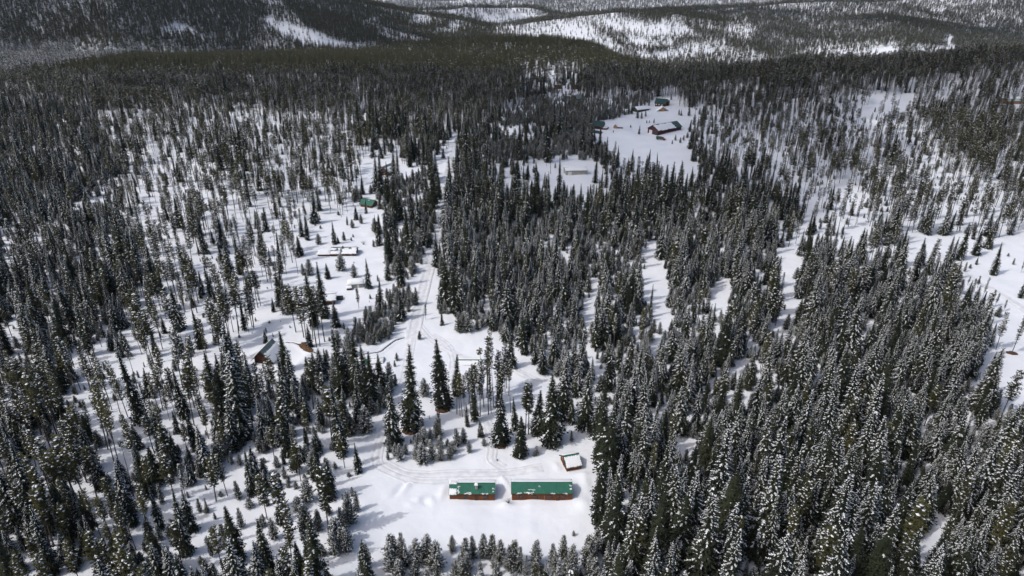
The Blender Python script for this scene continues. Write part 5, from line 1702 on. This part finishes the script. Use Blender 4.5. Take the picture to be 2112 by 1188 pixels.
def mound_patch(name, outline, height, mat, label, seed=0, kind='structure', base=0.03):
    """Irregular low mound of bare ground."""
    rng = random.Random(seed)
    cx = sum(p[0] for p in outline) / len(outline); cy = sum(p[1] for p in outline) / len(outline)
    ring = []
    for i in range(len(outline)):
        a, b = outline[i], outline[(i + 1) % len(outline)]
        for k in range(4):
            t = k / 4
            ring.append((a[0] + (b[0] - a[0]) * t + rng.uniform(-0.2, 0.2), a[1] + (b[1] - a[1]) * t + rng.uniform(-0.2, 0.2)))
    v, f = [], []
    n = len(ring)
    for q, s in enumerate((1.0, 0.85, 0.6, 0.3)):
        for p in ring:
            x, y = cx + (p[0] - cx) * s, cy + (p[1] - cy) * s
            v.append((x, y, base + height * (1 - s * s) + rng.uniform(-0.03, 0.03) * (s < 1)))
    v.append((cx, cy, base + height))
    va = np.array(v)
    va[:, 2] += height_at(va[:, 0], va[:, 1])
    v = va
    for q in range(3):
        for k in range(n):
            f.append((q * n + k, q * n + (k + 1) % n, (q + 1) * n + (k + 1) % n, (q + 1) * n + k))
    for k in range(n):
        f.append((3 * n + k, 3 * n + (k + 1) % n, 4 * n))
    o = mesh_obj(name, make_mesh(name, v, f, [mat], smooth_shade=True))
    tag(o, label, kind=kind)
    return o
mound_patch('bare_bank', [(-76.6, 210.6), (-74.9, 211.8), (-73.0, 211.4), (-72.0, 208.5), (-69.8, 206.6), (-67.2, 203.0), (-66.5, 201.9), (-69.0, 201.7), (-71.5, 204.2), (-74.4, 207.6)], 0.7, M['earth'], 'bare brown earth bank above the creek', 4)
def disc(x, y, rx, ry, n=9):
    return [(x + rx * math.cos(6.283 * k / n), y + ry * math.sin(6.283 * k / n)) for k in range(n)]
WELLS = [(-20.9, 170.6, 2.3, 1.9, 'ring of brown needle litter under the lone dark spruce'), (-29.2, 160.2, 2.5, 1.9, 'ring of brown needle litter under the tall trackside spruce'), (-3.1, 153.4, 1.6, 1.3, 'ring of brown needle litter under the dark spruce before the pine clump'),
         (-46.6, 258.2, 2.0, 1.6, 'brown litter mound under the dark spruce near the road bend'), (172.7, 204.2, 2.0, 1.5, 'brown mound under the thin pine on the right-hand clearing'), (11.3, 153.7, 1.4, 1.0, 'brown litter under the tallest spruce of the shed row')]
for (wx, wy, rx, ry, lab) in WELLS:
    mound_patch('litter_ring', disc(wx, wy, rx, ry), 0.25, M['litter'], lab, 7)

# posts, stump and marker
st = tag(mesh_obj('stump', make_mesh('stump', [(0.28 * math.cos(k * 0.7854) * (1 if z < 0.5 else 0.85), 0.28 * math.sin(k * 0.7854) * (1 if z < 0.5 else 0.85), z) for z in (-0.3, 0.5, 1.5) for k in range(8)],
        [(r * 8 + k, r * 8 + (k + 1) % 8, r * 8 + 8 + (k + 1) % 8, r * 8 + 8 + k) for r in range(2) for k in range(8)] + [tuple(range(16, 24))], [M['tan_log']])), 'pale broken stump at the back corner of the pine clump', 'stump')
st.location = (0.1, 195.2, zat(0.1, 195.2))
for i, (px_, py_, lab) in enumerate([(-22.4, 169.0, 'short dark post just below the lone dark spruce'), (-24.2, 166.0, 'short dark post between the lone dark spruce and the trackside spruce')]):
    p = empty('marker_post', (px_, py_, zat(px_, py_)))
    tag(p, lab, 'post', 'marker posts by the lone spruce')
    box('post', p, -0.08, 0.08, -0.08, 0.08, -0.3, 1.3, M['dark_board'])
    box('cap', p, -0.11, 0.11, -0.11, 0.11, 1.302, 1.36, M['roof_snow'])
# bare shrub between the cabins
rng_ = random.Random(9)
def shrub(x, y, h, n, lab, seed):
    rg = random.Random(seed)
    r = empty('bare_shrub', (x, y, zat(x, y)))
    tag(r, lab, 'shrub', 'leafless shrubs in the snow')
    v, f = [], []
    for i in range(n):
        a = rg.random() * 6.283; t = rg.uniform(0.15, 1.0); hh = h * rg.uniform(0.5, 1.0)
        tip = (t * h * 0.7 * math.cos(a), t * h * 0.7 * math.sin(a), hh)
        b = len(v); w = 0.03
        v += [(w, 0, -0.2), (-w, 0, -0.2), (0, w, -0.2), tip]
        f += [(b, b + 1, b + 3), (b + 1, b + 2, b + 3), (b + 2, b, b + 3)]
        for j in range(3):
            s = rg.uniform(0.4, 0.9); a2 = a + rg.uniform(-1.5, 1.5)
            o = tuple(c * s for c in tip); L = h * 0.35
            b = len(v)
            v += [(o[0], o[1], o[2]), (o[0], o[1], o[2] + 0.04), (o[0] + L * math.cos(a2), o[1] + L * math.sin(a2), o[2] + L * 0.7)]
            f.append((b, b + 1, b + 2))
    mesh_obj('branches', make_mesh('branches', v, f, [M['bark']]), r)
shrub(-0.9, 130.6, 1.5, 26, 'leafless shrub in the gap between the two long cabins', 1)
shrub(-71.5, 307.0, 2.2, 30, 'leafless shrub uphill from the long patchy-roofed cabin', 2)
shrub(11.9, 154.6, 1.4, 24, 'leafless shrub in the row above the small shed', 3)
shrub(-4.0, 147.0, 0.9, 16, 'tiny leafless shrub beside the yard track spur', 4)
shrub(-90.5, 270.0, 3.0, 30, 'leafless shrub beside the half-buried cabin', 5)

# ------------------------------------------------------------------ clouds drifting above; their shade lies on the woods
M['cloud'] = bpy.data.materials.new('cloud')
M['cloud'].use_nodes = True
def _cloud_mat():
    n, l = M['cloud'].node_tree.nodes, M['cloud'].node_tree.links
    n.clear()
    tr = n.new('ShaderNodeBsdfTransparent')
    df = n.new('ShaderNodeBsdfDiffuse'); df.inputs['Color'].default_value = (0.9, 0.9, 0.92, 1)
    tl = n.new('ShaderNodeBsdfTranslucent'); tl.inputs['Color'].default_value = (0.9, 0.9, 0.92, 1)
    a = n.new('ShaderNodeMixShader'); b = n.new('ShaderNodeMixShader')
    a.inputs[0].default_value = 0.5
    b.inputs[0].default_value = 0.50
    out = n.new('ShaderNodeOutputMaterial')
    l.new(df.outputs[0], a.inputs[1]); l.new(tl.outputs[0], a.inputs[2])
    l.new(tr.outputs[0], b.inputs[1]); l.new(a.outputs[0], b.inputs[2])
    l.new(b.outputs[0], out.inputs[0])
_cloud_mat()

def cloud(gx, gy, rx, ry, alt, seed, label, turn=0.0):
    """A cloud whose shade falls around (gx, gy)."""
    k = alt / to_sun.z
    c = Vector((gx, gy, 0)) + to_sun * k
    bm = bmesh.new()
    bmesh.ops.create_icosphere(bm, subdivisions=5, radius=1.0)
    ct, st_ = math.cos(turn), math.sin(turn)
    co = np.array([v.co[:] for v in bm.verts])
    r = 1.0 + 0.55 * fbm(co[:, 0] * 3 + 7 * seed, co[:, 1] * 3 + co[:, 2] * 2.2, 1.6, 4, seed)
    for v, q, rr in zip(bm.verts, co, r):
        x, y, z = q * rr
        z = max(z, -0.35)
        x, y = x * rx, y * ry
        v.co = (x * ct - y * st_, x * st_ + y * ct, z * min(rx, ry) * 0.35)
    me = bpy.data.meshes.new('cloud')
    bm.to_mesh(me); bm.free()
    me.materials.append(M['cloud'])
    me.polygons.foreach_set('use_smooth', np.ones(len(me.polygons), dtype=bool))
    o = mesh_obj('cloud', me)
    o.location = c
    tag(o, label, 'cloud', kind='stuff')
cloud(-60, 760, 330, 95, 850, 1, 'white cumulus cloud over the flat woods')
cloud(290, 690, 330, 130, 850, 2, 'white cumulus cloud over the wooded rise')
cloud(120, 520, 170, 150, 850, 7, 'small white cloud over the far clearing')
cloud(-950, 1700, 760, 430, 980, 3, 'broad white cloud over the left-hand mountain')
cloud(-330, 3350, 330, 260, 980, 4, 'white cloud over the far hills')
cloud(1500, 2350, 420, 160, 980, 5, 'white cloud over the slopes beyond the valley')
cloud(700, 2750, 420, 130, 980, 6, 'small white cloud beyond the snowy hill')

# ------------------------------------------------------------------ thin winter haze over the whole valley
hz = bpy.data.materials.new('haze')
hz.use_nodes = True
hz.node_tree.nodes.clear()
pv = hz.node_tree.nodes.new('ShaderNodeVolumePrincipled')
pv.inputs['Color'].default_value = (0.72, 0.83, 1.0, 1)
pv.inputs['Density'].default_value = 2.4e-5
pv.inputs['Anisotropy'].default_value = 0.0
ho = hz.node_tree.nodes.new('ShaderNodeOutputMaterial')
hz.node_tree.links.new(pv.outputs[0], ho.inputs['Volume'])
hm = box_mesh('haze', -12600, 12600, -280, 10600, -190, 620, hz)
tag(mesh_obj('haze', hm), 'thin bluish winter haze filling the valley', kind='stuff')
